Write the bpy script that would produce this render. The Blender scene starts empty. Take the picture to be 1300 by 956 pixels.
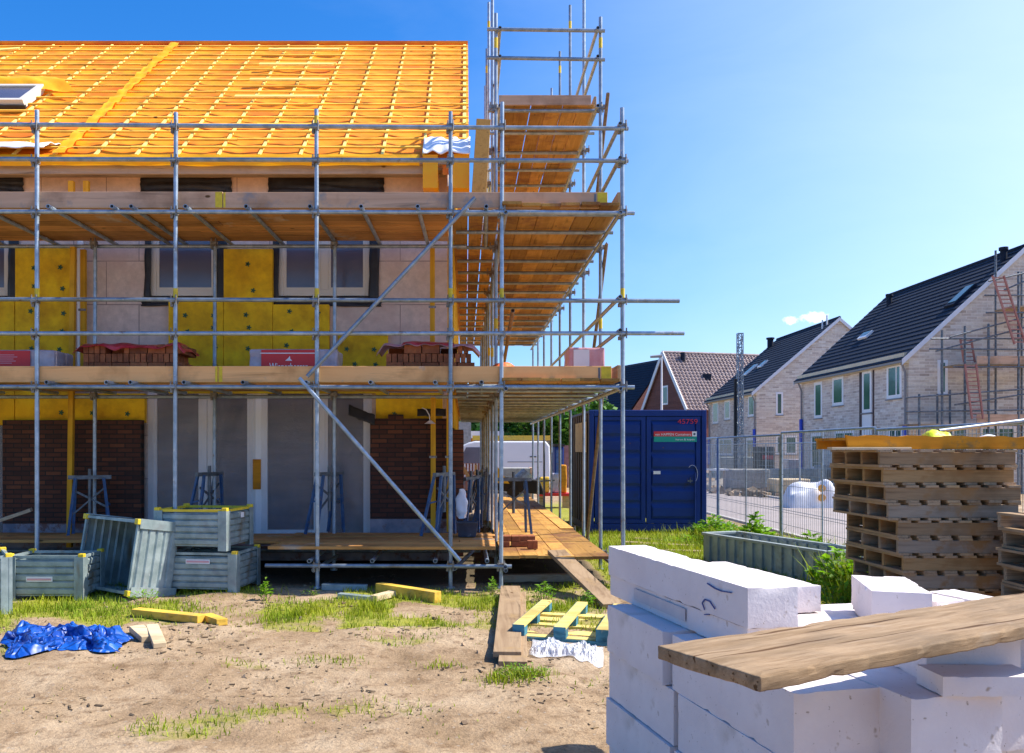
import bpy, bmesh, math, random
from mathutils import Vector, Matrix, noise
R = math.radians
rnd = random.Random(7)
F, CX, CY, EYE = 1050.0, 591.0, 571.0, 1.6
scene = bpy.context.scene
COL = scene.collection

# ---- photo pixel -> metres, used only to read off sizes and distances while laying out the site
def PX(px, Y): return (px - CX) / F * Y
def PZ(py, Y): return EYE - (py - CY) / F * Y
def P3(px, py, Y): return Vector((PX(px, Y), Y, PZ(py, Y)))
def PG(px, py, z=0.0):
    Y = F * (EYE - z) / (py - CY)
    return Vector((PX(px, Y), Y, z))

# ------------------------------------------------------------------ materials
def new_mat(name):
    m = bpy.data.materials.new(name); m.use_nodes = True
    nt = m.node_tree; nt.nodes.clear()
    out = nt.nodes.new('ShaderNodeOutputMaterial')
    b = nt.nodes.new('ShaderNodeBsdfPrincipled')
    nt.links.new(b.outputs[0], out.inputs[0])
    return m, nt, b, out
def sock(nt, s, v):
    if hasattr(v, 'links'): nt.links.new(v, s)
    else: s.default_value = v
def rgba(c): return (c[0], c[1], c[2], 1.0)
def coords(nt, scale=(1, 1, 1), order=None, kind='Object', rot=(0, 0, 0)):
    tc = nt.nodes.new('ShaderNodeTexCoord'); v = tc.outputs[kind]
    if kind == 'World':
        pass
    if order:
        s = nt.nodes.new('ShaderNodeSeparateXYZ'); nt.links.new(v, s.inputs[0])
        c = nt.nodes.new('ShaderNodeCombineXYZ')
        for i, k in enumerate(order):
            if k in 'XYZ': nt.links.new(s.outputs['XYZ'.index(k)], c.inputs[i])
        v = c.outputs[0]
    mp = nt.nodes.new('ShaderNodeMapping'); nt.links.new(v, mp.inputs[0])
    mp.inputs['Scale'].default_value = scale; mp.inputs['Rotation'].default_value = rot
    return mp.outputs[0]
def tex_noise(nt, vec, scale, detail=5, rough=.55, dist=0):
    n = nt.nodes.new('ShaderNodeTexNoise'); nt.links.new(vec, n.inputs['Vector'])
    n.inputs['Scale'].default_value = scale; n.inputs['Detail'].default_value = detail
    n.inputs['Roughness'].default_value = rough; n.inputs['Distortion'].default_value = dist
    return n.outputs['Fac']
def ramp(nt, fac, stops):
    r = nt.nodes.new('ShaderNodeValToRGB'); nt.links.new(fac, r.inputs[0])
    el = r.color_ramp.elements
    while len(el) > 1: el.remove(el[-1])
    el[0].position = stops[0][0]; el[0].color = rgba(stops[0][1])
    for p, c in stops[1:]:
        e = el.new(p); e.color = rgba(c)
    return r.outputs[0]
def mixc(nt, fac, a, b, mode='MIX'):
    m = nt.nodes.new('ShaderNodeMix'); m.data_type = 'RGBA'; m.blend_type = mode
    sock(nt, m.inputs[0], fac)
    sock(nt, m.inputs[6], rgba(a) if isinstance(a, tuple) else a)
    sock(nt, m.inputs[7], rgba(b) if isinstance(b, tuple) else b)
    return m.outputs[2]
def math_n(nt, op, a, b=0.0):
    m = nt.nodes.new('ShaderNodeMath'); m.operation = op
    sock(nt, m.inputs[0], a); sock(nt, m.inputs[1], b)
    return m.outputs[0]
def bump(nt, b, h, strength, dist=.01):
    n = nt.nodes.new('ShaderNodeBump'); n.inputs['Strength'].default_value = strength
    n.inputs['Distance'].default_value = dist
    nt.links.new(h, n.inputs['Height']); nt.links.new(n.outputs[0], b.inputs['Normal'])
def island_mul(nt, col, lo, hi):
    g = nt.nodes.new('ShaderNodeNewGeometry')
    v = nt.nodes.new('ShaderNodeMapRange'); nt.links.new(g.outputs['Random Per Island'], v.inputs[0])
    v.inputs[3].default_value = lo; v.inputs[4].default_value = hi
    h = nt.nodes.new('ShaderNodeHueSaturation'); nt.links.new(col, h.inputs['Color']); nt.links.new(v.outputs[0], h.inputs['Value'])
    return h.outputs[0]
def M(name, c1, c2=None, rough=.75, metal=0.0, scale=3, stretch=(1, 1, 1), detail=6, bmp=0.0, bscale=None, isl=None, lo=.35, hi=.65, spec=.5, stain=None, trans=0):
    m, nt, b, out = new_mat(name)
    v = coords(nt, stretch)
    f = tex_noise(nt, v, scale, detail)
    col = ramp(nt, f, [(lo, c1), (hi, c2 or c1)])
    if stain:
        f2 = tex_noise(nt, coords(nt), stain[1], 7, .65)
        k = ramp(nt, f2, [(stain[2], (0, 0, 0)), (stain[3], (1, 1, 1))])
        col = mixc(nt, k, col, stain[0])
    if isl: col = island_mul(nt, col, *isl)
    nt.links.new(col, b.inputs['Base Color'])
    b.inputs['Roughness'].default_value = rough; b.inputs['Metallic'].default_value = metal
    b.inputs['Specular IOR Level'].default_value = spec
    if trans:
        t = nt.nodes.new('ShaderNodeBsdfTranslucent'); nt.links.new(col, t.inputs[0])
        mx = nt.nodes.new('ShaderNodeMixShader'); mx.inputs[0].default_value = trans
        nt.links.new(b.outputs[0], mx.inputs[1]); nt.links.new(t.outputs[0], mx.inputs[2]); nt.links.new(mx.outputs[0], out.inputs[0])
    if bmp:
        fb = tex_noise(nt, v, bscale or scale * 3, 6, .6)
        bump(nt, b, fb, bmp)
    return m
def obj_var(m, lo, hi):
    nt = m.node_tree; b = [n for n in nt.nodes if n.type == 'BSDF_PRINCIPLED'][0]; src = b.inputs['Base Color'].links[0].from_socket
    oi = nt.nodes.new('ShaderNodeObjectInfo'); mr = nt.nodes.new('ShaderNodeMapRange'); nt.links.new(oi.outputs['Random'], mr.inputs[0]); mr.inputs[3].default_value = lo; mr.inputs[4].default_value = hi
    h = nt.nodes.new('ShaderNodeHueSaturation'); nt.links.new(src, h.inputs['Color']); nt.links.new(mr.outputs[0], h.inputs['Value']); nt.links.new(h.outputs[0], b.inputs['Base Color'])
def speck(m, scale, thr, c, soft=.05, stretch=(1, 1, 1)):
    nt = m.node_tree; b = [n for n in nt.nodes if n.type == 'BSDF_PRINCIPLED'][0]; src = b.inputs['Base Color'].links[0].from_socket
    f = tex_noise(nt, coords(nt, stretch), scale, 3, .6); k = ramp(nt, f, [(thr, (0, 0, 0)), (thr + soft, (1, 1, 1))]); nt.links.new(mixc(nt, k, src, c), b.inputs['Base Color'])
def wood(name, c1, c2, axis, isl=(.7, 1.2), knots=(.12, .06, .02), rough=.8, fine=16, spots=None):
    m, nt, b, out = new_mat(name)
    st = [1.0, 1.0, 1.0]; st['XYZ'.index(axis)] = .06
    v = coords(nt, tuple(st))
    f = tex_noise(nt, v, fine, 7, .6, .6)
    col = ramp(nt, f, [(.3, c1), (.55, c2), (.72, tuple(x * .55 for x in c1))])
    f2 = tex_noise(nt, coords(nt), 1.7, 5, .6)
    dirt = ramp(nt, f2, [(.5, (1, 1, 1)), (.75, (.55, .5, .45))])
    col = mixc(nt, 1.0, col, dirt, 'MULTIPLY')
    vo = nt.nodes.new('ShaderNodeTexVoronoi'); st2 = [1.0] * 3; st2['XYZ'.index(axis)] = .5
    nt.links.new(coords(nt, tuple(st2)), vo.inputs['Vector']); vo.inputs['Scale'].default_value = 4.5
    k = ramp(nt, vo.outputs['Distance'], [(.05, (1, 1, 1)), (.09, (0, 0, 0))])
    col = mixc(nt, k, col, knots)
    if spots:
        f3 = tex_noise(nt, coords(nt), spots[1], 5, .7)
        col = mixc(nt, ramp(nt, f3, [(spots[2], (0, 0, 0)), (spots[2] + .12, (1, 1, 1))]), col, spots[0])
    if isl: col = island_mul(nt, col, *isl)
    nt.links.new(col, b.inputs['Base Color']); b.inputs['Roughness'].default_value = rough
    b.inputs['Specular IOR Level'].default_value = .25
    bump(nt, b, f, .35, .004)
    return m
def brick(name, cols, mortar, order, bw=.21, bh=.0625, mw=.01, off=.5, bmp=.5, rough=.85, stain=None, streak=0):
    m, nt, b, out = new_mat(name)
    v = coords(nt, order=order)
    t = nt.nodes.new('ShaderNodeTexBrick'); nt.links.new(v, t.inputs['Vector'])
    t.inputs['Color1'].default_value = rgba((0, 0, 0)); t.inputs['Color2'].default_value = rgba((1, 1, 1)); t.inputs['Mortar'].default_value = rgba((.5, .5, .5))
    t.inputs['Scale'].default_value = 1; t.inputs['Brick Width'].default_value = bw; t.inputs['Row Height'].default_value = bh
    t.inputs['Mortar Size'].default_value = mw; t.inputs['Mortar Smooth'].default_value = .2; t.offset = off
    n = len(cols)
    c = ramp(nt, t.outputs['Color'], [(i / max(1, n - 1), k) for i, k in enumerate(cols)])
    nz = tex_noise(nt, v, 9, 6, .7)
    c = mixc(nt, .5, c, ramp(nt, nz, [(.3, (.45, .45, .45)), (.7, (1, 1, 1))]), 'MULTIPLY')
    c = mixc(nt, t.outputs['Fac'], c, mortar)
    if streak:
        sn = tex_noise(nt, coords(nt, (.7, 5, 1), order=order), 1.6, 6, .75)
        c = mixc(nt, 1.0, c, ramp(nt, sn, [(.36, (streak, streak * .97, streak * .95)), (.55, (1, 1, 1))]), 'MULTIPLY')
    if stain:
        f2 = tex_noise(nt, v, stain[1], 6, .65)
        c = mixc(nt, ramp(nt, f2, [(stain[2], (0, 0, 0)), (stain[3], (1, 1, 1))]), c, stain[0])
    nt.links.new(c, b.inputs['Base Color']); b.inputs['Roughness'].default_value = rough
    inv = math_n(nt, 'SUBTRACT', 1.0, t.outputs['Fac'])
    bump(nt, b, inv, bmp, .01)
    return m

m_tube = M('galvanised_tube', (.24, .30, .36), (.40, .47, .54), rough=.42, metal=.5, scale=9, stretch=(1, 1, 1), bmp=.1, stain=((.22, .19, .15), 2.2, .6, .75))
speck(m_tube, 26, .64, (.55, .54, .50)); speck(m_tube, 7, .66, (.20, .12, .07), .1); obj_var(m_tube, .72, 1.18)
m_coupler = M('coupler_steel', (.16, .14, .12), (.33, .32, .30), rough=.55, metal=.5, scale=30, stain=((.20, .10, .04), 12, .55, .65))
m_rusty = M('rusty_steel', (.16, .11, .07), (.28, .2, .13), rough=.7, metal=.3, scale=20)
m_yellowband = M('yellow_paint', (.75, .56, .02), (.6, .42, .02), rough=.6, scale=20)
m_deckx = wood('deck_timber_x', (.52, .235, .065), (.70, .35, .11), 'X', isl=(.65, 1.15), spots=((.60, .54, .44), 1.1, .60))
m_decky = wood('deck_timber_y', (.44, .22, .05), (.60, .32, .08), 'Y', isl=(.5, 1.2), spots=((.30, .13, .055), 1.3, .52))
m_toe = wood('toe_board_timber', (.86, .42, .15), (.93, .50, .20), 'X', isl=(.9, 1.05), fine=9, spots=((.40, .36, .32), 1.6, .62))
m_toe_grey = wood('weathered_toe_board', (.56, .34, .21), (.68, .43, .28), 'X', isl=(.85, 1.05), fine=9, spots=((.30, .27, .26), 1.6, .56))
m_toey = wood('toe_board_timber_y', (.42, .27, .14), (.56, .38, .2), 'Y', isl=(.9, 1.1), fine=9)
m_orange_timber = wood('orange_stained_post', (.62, .30, .02), (.78, .42, .03), 'Z', isl=(.9, 1.1), fine=10)
m_yellow_timber = wood('yellow_formwork_timber', (.72, .43, .05), (.84, .54, .08), 'X', isl=(.9, 1.1), fine=10, spots=((.45, .32, .12), 5, .58))
m_amber_timber = wood('amber_formwork_timber', (.52, .20, .012), (.64, .27, .018), 'X', isl=(.9, 1.1), fine=10, spots=((.30, .17, .05), 5, .58))
m_pale_timber = wood('pale_timber', (.66, .50, .30), (.76, .60, .38), 'X', isl=(.85, 1.1))
m_old_x = wood('old_timber_x', (.32, .23, .15), (.50, .38, .25), 'X', isl=(.7, 1.25), spots=((.40, .24, .10), 2.5, .56))
m_old_y = wood('old_timber_y', (.28, .18, .10), (.42, .29, .17), 'Y', isl=(.7, 1.2), spots=((.40, .26, .12), 2.5, .56))
m_dark_timber = wood('dark_rafter_timber', (.34, .27, .20), (.44, .36, .27), 'X', isl=(.9, 1.1))
m_block_wall = brick('sand_lime_block_wall', [(.77, .60, .50), (.81, .64, .54), (.84, .67, .58)], (.34, .25, .23), 'XZ-', bw=.9, bh=.6, mw=.007, bmp=.25, stain=((.60, .43, .36), 1.6, .5, .75))
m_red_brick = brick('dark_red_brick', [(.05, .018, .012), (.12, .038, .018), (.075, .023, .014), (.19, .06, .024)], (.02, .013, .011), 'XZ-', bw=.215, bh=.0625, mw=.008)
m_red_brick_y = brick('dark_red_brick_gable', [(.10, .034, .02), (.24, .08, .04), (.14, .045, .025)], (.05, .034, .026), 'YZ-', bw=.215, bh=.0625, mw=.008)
m_plinth = M('stained_plinth', (.16, .16, .20), (.34, .30, .32), rough=.85, scale=4, stain=((.20, .09, .07), 6, .52, .62), bmp=.2)
m_insul = M('yellow_insulation', (.90, .50, .010), (.98, .63, .015), rough=.9, scale=2.5, stretch=(1, 1, 1), bmp=.25, bscale=35, stain=((.60, .30, .008), 3, .42, .7))
m_plug = M('green_plug', (.015, .10, .04), rough=.5)
m_frame = M('cream_window_frame', (.66, .60, .50), (.70, .64, .55), rough=.4, scale=3)
m_white_frame = M('white_frame', (.84, .83, .82), (.88, .87, .86), rough=.4, scale=3)
m_black_film = M('black_epdm_film', (.012, .012, .016), (.025, .025, .03), rough=.45, scale=8, bmp=.5, bscale=6)
def glass_mat(name, c, rough=.06, spec=1.0):
    m, nt, b, out = new_mat(name)
    f = tex_noise(nt, coords(nt), 1.2, 3)
    nt.links.new(ramp(nt, f, [(.3, c), (.7, tuple(x * 1.5 for x in c))]), b.inputs['Base Color'])
    b.inputs['Roughness'].default_value = rough; b.inputs['Specular IOR Level'].default_value = spec
    bump(nt, b, tex_noise(nt, coords(nt), .8, 2), .06, .2)
    return m
m_glass = glass_mat('window_glass', (.085, .08, .11), rough=.2)
m_glass_far = glass_mat('far_window_glass', (.035, .10, .085), rough=.12)
m_film_glass = M('filmed_glass', (.045, .045, .065), (.10, .085, .09), rough=.3, scale=2, stretch=(.6, 1, 4), bmp=.4, bscale=3)
# translucent plastic dust sheet
m_sheet, nt, b, out = new_mat('plastic_dust_sheet')
v = coords(nt, (1, 1, .7))
f = tex_noise(nt, v, 1.3, 7, .6, 1.2)
nt.links.new(ramp(nt, f, [(.3, (.58, .53, .57)), (.7, (.80, .72, .72))]), b.inputs['Base Color'])
b.inputs['Roughness'].default_value = .22
bump(nt, b, tex_noise(nt, v, 2.2, 7, .6, 2.5), 1, .09)
tr = nt.nodes.new('ShaderNodeBsdfTransparent'); mx = nt.nodes.new('ShaderNodeMixShader')
fr = nt.nodes.new('ShaderNodeMapRange'); nt.links.new(f, fr.inputs[0]); fr.inputs[3].default_value = .05; fr.inputs[4].default_value = .42
nt.links.new(fr.outputs[0], mx.inputs[0]); nt.links.new(tr.outputs[0], mx.inputs[1]); nt.links.new(b.outputs[0], mx.inputs[2]); nt.links.new(mx.outputs[0], out.inputs[0])
m_clear, nt, b, out = new_mat('clear_wrinkled_film')
b.inputs['Base Color'].default_value = (.85, .87, .9, 1); b.inputs['Roughness'].default_value = .15
bump(nt, b, tex_noise(nt, coords(nt), 14, 5, .6, 1), 1, .02)
tr = nt.nodes.new('ShaderNodeBsdfTransparent'); mx = nt.nodes.new('ShaderNodeMixShader'); mx.inputs[0].default_value = .6
nt.links.new(tr.outputs[0], mx.inputs[1]); nt.links.new(b.outputs[0], mx.inputs[2]); nt.links.new(mx.outputs[0], out.inputs[0])

m_membrane = M('orange_roof_membrane', (.90, .26, .002), (.97, .39, .003), rough=.6, scale=2.5, stretch=(1, 2, 2), bmp=.5, bscale=9, stain=((.72, .17, .002), 3.5, .56, .72), trans=.12)
m_membrane2 = M('amber_membrane_overlap', (.98, .46, .003), (.95, .54, .006), rough=.5, scale=6, bmp=.8, bscale=6, trans=.2)
speck(m_membrane, 1.1, .52, (.78, .19, .002), .12); speck(m_membrane, 30, .70, (.45, .10, .004), .05, (.25, 1, 1))
m_batten = wood('roof_batten_timber', (.93, .46, .04), (.97, .60, .09), 'X', isl=(.7, 1.1), fine=9)
m_counter = wood('counter_batten_timber', (.93, .68, .15), (.97, .80, .25), 'X', isl=(.9, 1.1), fine=9)
m_whitefilm = M('white_plastic_film', (.80, .80, .84), (.88, .88, .90), rough=.35, scale=5, bmp=.6, bscale=7)
m_bin = M('galvanised_sheet', (.21, .27, .27), (.38, .45, .44), rough=.5, metal=.3, scale=6, bmp=.1, stain=((.26, .28, .28), 3.5, .55, .72))
speck(m_bin, 20, .66, (.42, .44, .44), .06); speck(m_bin, 4, .64, (.20, .15, .09), .12, (1, 1, .3))
m_bin_dull = M('dull_galvanised_sheet', (.24, .28, .27), (.36, .40, .38), rough=.6, metal=.2, scale=5, stain=((.22, .19, .12), 4, .55, .7))
m_bin_yellow = M('bin_yellow_paint', (.68, .47, .02), (.78, .56, .03), rough=.5, scale=10, stain=((.30, .16, .05), 9, .6, .68))
def crease(m, scale):
    nt = m.node_tree; b = [n for n in nt.nodes if n.type == 'BSDF_PRINCIPLED'][0]; v = coords(nt)
    w = nt.nodes.new('ShaderNodeTexNoise'); nt.links.new(v, w.inputs['Vector']); w.inputs['Scale'].default_value = 4
    a = nt.nodes.new('ShaderNodeVectorMath'); a.operation = 'ADD'; nt.links.new(v, a.inputs[0]); k = nt.nodes.new('ShaderNodeVectorMath'); k.operation = 'SCALE'; nt.links.new(w.outputs['Color'], k.inputs[0]); k.inputs['Scale'].default_value = .25; nt.links.new(k.outputs[0], a.inputs[1])
    vo = nt.nodes.new('ShaderNodeTexVoronoi'); vo.feature = 'DISTANCE_TO_EDGE'; nt.links.new(a.outputs[0], vo.inputs['Vector']); vo.inputs['Scale'].default_value = scale
    for l in list(b.inputs['Normal'].links): nt.links.remove(l)
    bump(nt, b, math_n(nt, 'MINIMUM', vo.outputs['Distance'], .12), 1.0, .12)
m_label_white = M('white_label', (.75, .73, .74), (.8, .79, .8), rough=.5)
m_label_red = M('red_label', (.60, .02, .025), (.68, .03, .03), rough=.45)
m_label_faint = M('faint_red_print', (.70, .35, .38), rough=.5)
m_tarp = M('blue_tarpaulin', (.003, .04, .28), (.005, .10, .46), rough=.42, scale=3, bmp=.6, bscale=12)
crease(m_tarp, 9)
m_white_block = M('white_sand_lime', (.68, .60, .58), (.74, .67, .65), rough=.92, scale=5, bmp=.25, bscale=60, stain=((.47, .38, .32), 4.5, .62, .78))
speck(m_white_block, 55, .68, (.40, .33, .28), .04); speck(m_white_block, 2.2, .60, (.56, .50, .46), .16); speck(m_white_block, 12, .70, (.36, .26, .18), .08)
m_pen = M('blue_pen', (.03, .06, .22), rough=.7)
m_dirtmark = M('glue_smear', (.52, .45, .44), (.6, .53, .5), rough=.9, scale=12)
m_pallet_blue = wood('blue_painted_timber', (.04, .17, .24), (.07, .24, .32), 'X', isl=(.85, 1.15), spots=((.35, .32, .2), 9, .60))
m_pallet_yellow = wood('yellowish_pallet_timber', (.62, .47, .12), (.72, .58, .2), 'X', isl=(.85, 1.15))
m_container = M('container_blue', (.002, .024, .16), (.004, .034, .20), rough=.55, spec=.3, bmp=.08, scale=1.5, stain=((.012, .02, .05), 2.6, .58, .75))
speck(m_container, 14, .72, (.14, .06, .03), .05); speck(m_container, 2.0, .60, (.012, .035, .12), .2)
m_container_dark = M('container_brown', (.045, .032, .028), (.09, .07, .06), rough=.7, scale=2, stretch=(1, 3, .4))
m_black = M('black_rubber', (.012, .012, .012), (.02, .02, .02), rough=.8)
m_red_paint = M('red_lettering', (.55, .02, .05), rough=.5)
m_green_paint = M('green_sticker', (.0, .30, .22), rough=.5)
m_white_paint = M('white_lettering', (.8, .8, .8), rough=.5)
m_trestle = M('blue_trestle_paint', (.02, .07, .18), (.05, .13, .28), rough=.55, scale=12, stain=((.15, .12, .1), 14, .55, .65))
m_grey_metal = M('grey_prop_metal', (.09, .10, .11), (.2, .22, .24), rough=.5, metal=.5, scale=12)
m_mortar_tub = M('black_tub_plastic', (.03, .03, .045), (.07, .07, .09), rough=.5, scale=6, stain=((.3, .28, .27), 5, .62, .7))
m_bricks_orange = M('red_brick_pack', (.30, .085, .03), (.46, .15, .05), rough=.85, scale=12, isl=(.55, 1.15), bmp=.3)
m_film_red = M('red_shrink_film', (.55, .015, .02), (.75, .10, .12), rough=.3, scale=6, bmp=.8, bscale=8, trans=.2)
m_film_pink = M('pink_shrink_film', (.65, .30, .30), (.72, .42, .44), rough=.3, scale=6, bmp=.8, bscale=8, trans=.2)
m_film_grey = M('grey_shrink_film', (.35, .30, .34), (.50, .45, .50), rough=.25, scale=6, bmp=.8, bscale=8)
m_orange_net = M('orange_plastic_sack', (.85, .10, .02), (.95, .22, .05), rough=.6, scale=25, bmp=.8, bscale=20)
m_asphalt = M('road_asphalt', (.30, .25, .235), (.36, .31, .29), rough=.95, scale=30, stain=((.27, .23, .21), 1.2, .5, .7), bmp=.2)
m_kerb = M('concrete_kerb', (.40, .36, .34), (.48, .44, .41), rough=.9, scale=8)
m_gutter = M('dark_gutter_line', (.08, .08, .09), rough=.9)
m_concrete = M('grey_concrete', (.26, .25, .23), (.38, .37, .34), rough=.9, scale=6, bmp=.2)
m_cream_brick = brick('cream_brick_side', [(.88, .75, .60), (.58, .46, .38), (.92, .82, .68), (.72, .58, .47), (.94, .86, .76)], (.80, .72, .64), 'YZ-', streak=.8, bw=.42, bh=.12, mw=.012, bmp=.3, stain=((.62, .5, .42), .5, .5, .8))
m_cream_brick_g = brick('cream_brick_gable', [(.90, .77, .60), (.58, .46, .37), (.94, .84, .68), (.74, .60, .47), (.95, .88, .76)], (.82, .74, .64), 'XZ-', streak=.8, bw=.42, bh=.12, mw=.012, bmp=.3, stain=((.64, .52, .42), .5, .5, .8))
m_brown_brick = brick('brown_brick', [(.17, .055, .04), (.24, .085, .06)], (.15, .08, .065), 'XZ-', bw=.4, bh=.12, mw=.01)
m_slate = M('dark_roof_tiles', (.007, .012, .024), (.016, .024, .042), rough=.75, spec=.25, scale=5, isl=None)
m_pantile = M('weathered_pantiles', (.20, .14, .125), (.40, .31, .29), rough=.8, scale=9, stain=((.08, .06, .07), 5, .56, .64))
m_verge = M('white_verge_board', (.72, .72, .74), (.78, .78, .8), rough=.5)
m_eaveboard = M('cream_eave_board', (.66, .55, .36), (.72, .62, .42), rough=.6)
m_pipe = M('grey_downpipe', (.25, .24, .24), rough=.5)
m_blue_sleeve = M('blue_sleeve', (.01, .06, .55), rough=.4)
m_dark_panel = M('dark_brown_panel', (.05, .02, .02), rough=.5)
m_van = M('van_white', (.72, .72, .73), (.76, .76, .77), rough=.3, scale=1)
m_bark = M('bark', (.07, .05, .03), (.14, .10, .07), rough=.95, scale=8, bmp=.5)
m_leaf = M('tree_leaves', (.04, .14, .008), (.10, .24, .012), rough=.7, scale=.8, isl=(.55, 1.3), trans=.3)
m_grass = M('grass_blades', (.20, .31, .008), (.38, .42, .015), rough=.8, scale=1.2, isl=(.6, 1.25), trans=.35)
m_weed = M('weed_leaves', (.15, .36, .008), (.28, .50, .015), rough=.6, scale=2, isl=(.6, 1.2), trans=.45)
m_stone = M('loose_stone', (.26, .17, .10), (.46, .35, .24), rough=.95, scale=9, isl=(.5, 1.2))
m_stem = M('dry_stem', (.22, .20, .07), rough=.9)
m_neon = M('neon_yellow_film', (.75, .85, .0), (.8, .9, .02), rough=.5, scale=8, bmp=.5)
m_bulkbag = M('white_bulk_bag', (.66, .66, .70), (.75, .75, .78), rough=.7, scale=3, bmp=.7, bscale=5)
m_orange_dot = M('orange_dot', (.85, .35, .01), rough=.6)
m_wallred = M('weathered_red_fence', (.36, .14, .11), (.46, .22, .18), rough=.8, scale=5)
m_poster = M('yellowed_poster', (.48, .42, .27), (.55, .5, .35), rough=.7, scale=9, stain=((.2, .22, .2), 5, .6, .66))
m_soil = M('soil_under_deck', (.10, .08, .05), (.17, .13, .09), rough=1, scale=5, bmp=.5)

# ------------------------------------------------------------------ mesh builder
WL = {}
class B:
    def __init__(s): s.v = []; s.f = []; s.sm = []
    def add(s, vs, fs, smooth=False):
        o = len(s.v); s.v += [tuple(x) for x in vs]
        s.f += [tuple(i + o for i in f) for f in fs]; s.sm += [smooth] * len(fs); return s
    def box(s, a, b, mat=None):
        x0, y0, z0 = a; x1, y1, z1 = b
        vs = [Vector(p) for p in ((x0,y0,z0),(x1,y0,z0),(x1,y1,z0),(x0,y1,z0),(x0,y0,z1),(x1,y0,z1),(x1,y1,z1),(x0,y1,z1))]
        if mat is not None: vs = [mat @ q for q in vs]
        return s.add(vs, [(0,3,2,1),(4,5,6,7),(0,1,5,4),(1,2,6,5),(2,3,7,6),(3,0,4,7)])
    def bar(s, p, q, w, h, up=(0, 0, 1)):
        p, q = Vector(p), Vector(q); d = (q - p); L = d.length; d.normalize()
        u = Vector(up); sx = d.cross(u)
        if sx.length < 1e-4: sx = d.cross(Vector((1, 0, 0)))
        sx.normalize(); uz = sx.cross(d).normalized()
        m = Matrix((d, sx, uz)).transposed().to_4x4(); m.translation = p
        return s.box((0, -w/2, -h/2), (L, w/2, h/2), m)
    def tube(s, p, q, r, n=8, r2=None, caps=True, hollow=False):
        p, q = Vector(p), Vector(q); d = (q - p).normalized(); r2 = r if r2 is None else r2
        a = d.cross(Vector((0, 0, 1)))
        if a.length < 1e-3: a = d.cross(Vector((1, 0, 0)))
        a.normalize(); b = d.cross(a)
        vs = []
        for c, rr in ((p, r), (q, r2)):
            for i in range(n):
                t = 2 * math.pi * i / n; vs.append(c + (a * math.cos(t) + b * math.sin(t)) * rr)
        s.add(vs, [(i, (i+1) % n, n + (i+1) % n, n + i) for i in range(n)], True)
        if caps and not hollow: s.add(vs[:n], [tuple(range(n))[::-1]]); s.add(vs[n:], [tuple(range(n))])
        if hollow:
            iv = []
            for c, sg in ((p, 1), (q, -1)):
                ring = [c + (a * math.cos(2*math.pi*i/n) + b * math.sin(2*math.pi*i/n)) * r * .78 for i in range(n)]
                dep = [x + d * sg * .12 for x in ring]
                out = vs[:n] if sg == 1 else vs[n:]
                s.add(out + ring + dep, [(i, (i+1)%n, n+(i+1)%n, n+i) for i in range(n)] + [(n+i, n+(i+1)%n, 2*n+(i+1)%n, 2*n+i) for i in range(n)] + [tuple(range(2*n, 3*n))])
        return s
    def poly(s, pts, ext):
        """flat outline extruded by vector ext"""
        n = len(pts); e = Vector(ext); a = [Vector(p) for p in pts]
        return s.add(a + [p + e for p in a], [tuple(range(n))[::-1], tuple(range(n, 2*n))] + [(i, (i+1)%n, n+(i+1)%n, n+i) for i in range(n)])
    def grid(s, fn, nu, nv, smooth=True):
        vs = [fn(i / nu, j / nv) for j in range(nv + 1) for i in range(nu + 1)]
        return s.add(vs, [(j*(nu+1)+i, j*(nu+1)+i+1, (j+1)*(nu+1)+i+1, (j+1)*(nu+1)+i) for j in range(nv) for i in range(nu)], smooth)
    def build(s, name, mat, parent=None, label=None, bevel=0, at=None, fix=True):
        W = WL[parent.name] if parent else Vector(at or (0, 0, 0))
        me = bpy.data.meshes.new(name)
        me.from_pydata([tuple(Vector(p) - W) for p in s.v], [], s.f)
        me.polygons.foreach_set('use_smooth', s.sm); me.update()
        if fix:
            bm = bmesh.new(); bm.from_mesh(me); bmesh.ops.recalc_face_normals(bm, faces=bm.faces); bm.to_mesh(me); bm.free()
        o = bpy.data.objects.new(name, me); COL.objects.link(o); me.materials.append(mat)
        if parent: o.parent = parent; WL[o.name] = W.copy()
        else: o.location = W; WL[o.name] = W.copy()
        if label: o['label'] = label
        if bevel:
            md = o.modifiers.new('bevel', 'BEVEL'); md.width = bevel; md.segments = 2; md.limit_method = 'ANGLE'; md.angle_limit = R(40)
        return o
def thing(name, label, cat, loc=(0, 0, 0), group=None):
    o = bpy.data.objects.new(name, None); COL.objects.link(o); o.location = loc
    o.empty_display_size = .2
    o['label'] = label; o['category'] = cat
    if group: o['group'] = group
    WL[o.name] = Vector(loc); return o
def tag(o, label, cat, group=None):
    o['label'] = label; o['category'] = cat
    if group: o['group'] = group
    return o
def struct(o, label=None):
    o['kind'] = 'structure'
    if label: o['label'] = label
    return o
def copy_tree(o, loc, rz=None, label=None, parent=None):
    c = o.copy(); COL.objects.link(c)
    if parent: c.parent = parent
    else:
        c.location = loc
        if rz is not None: c.rotation_euler = (0, 0, rz)
        if label: c['label'] = label
    for ch in [x for x in COL.objects if x.parent == o and x != c]: copy_tree(ch, None, None, None, c)
    return c
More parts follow.
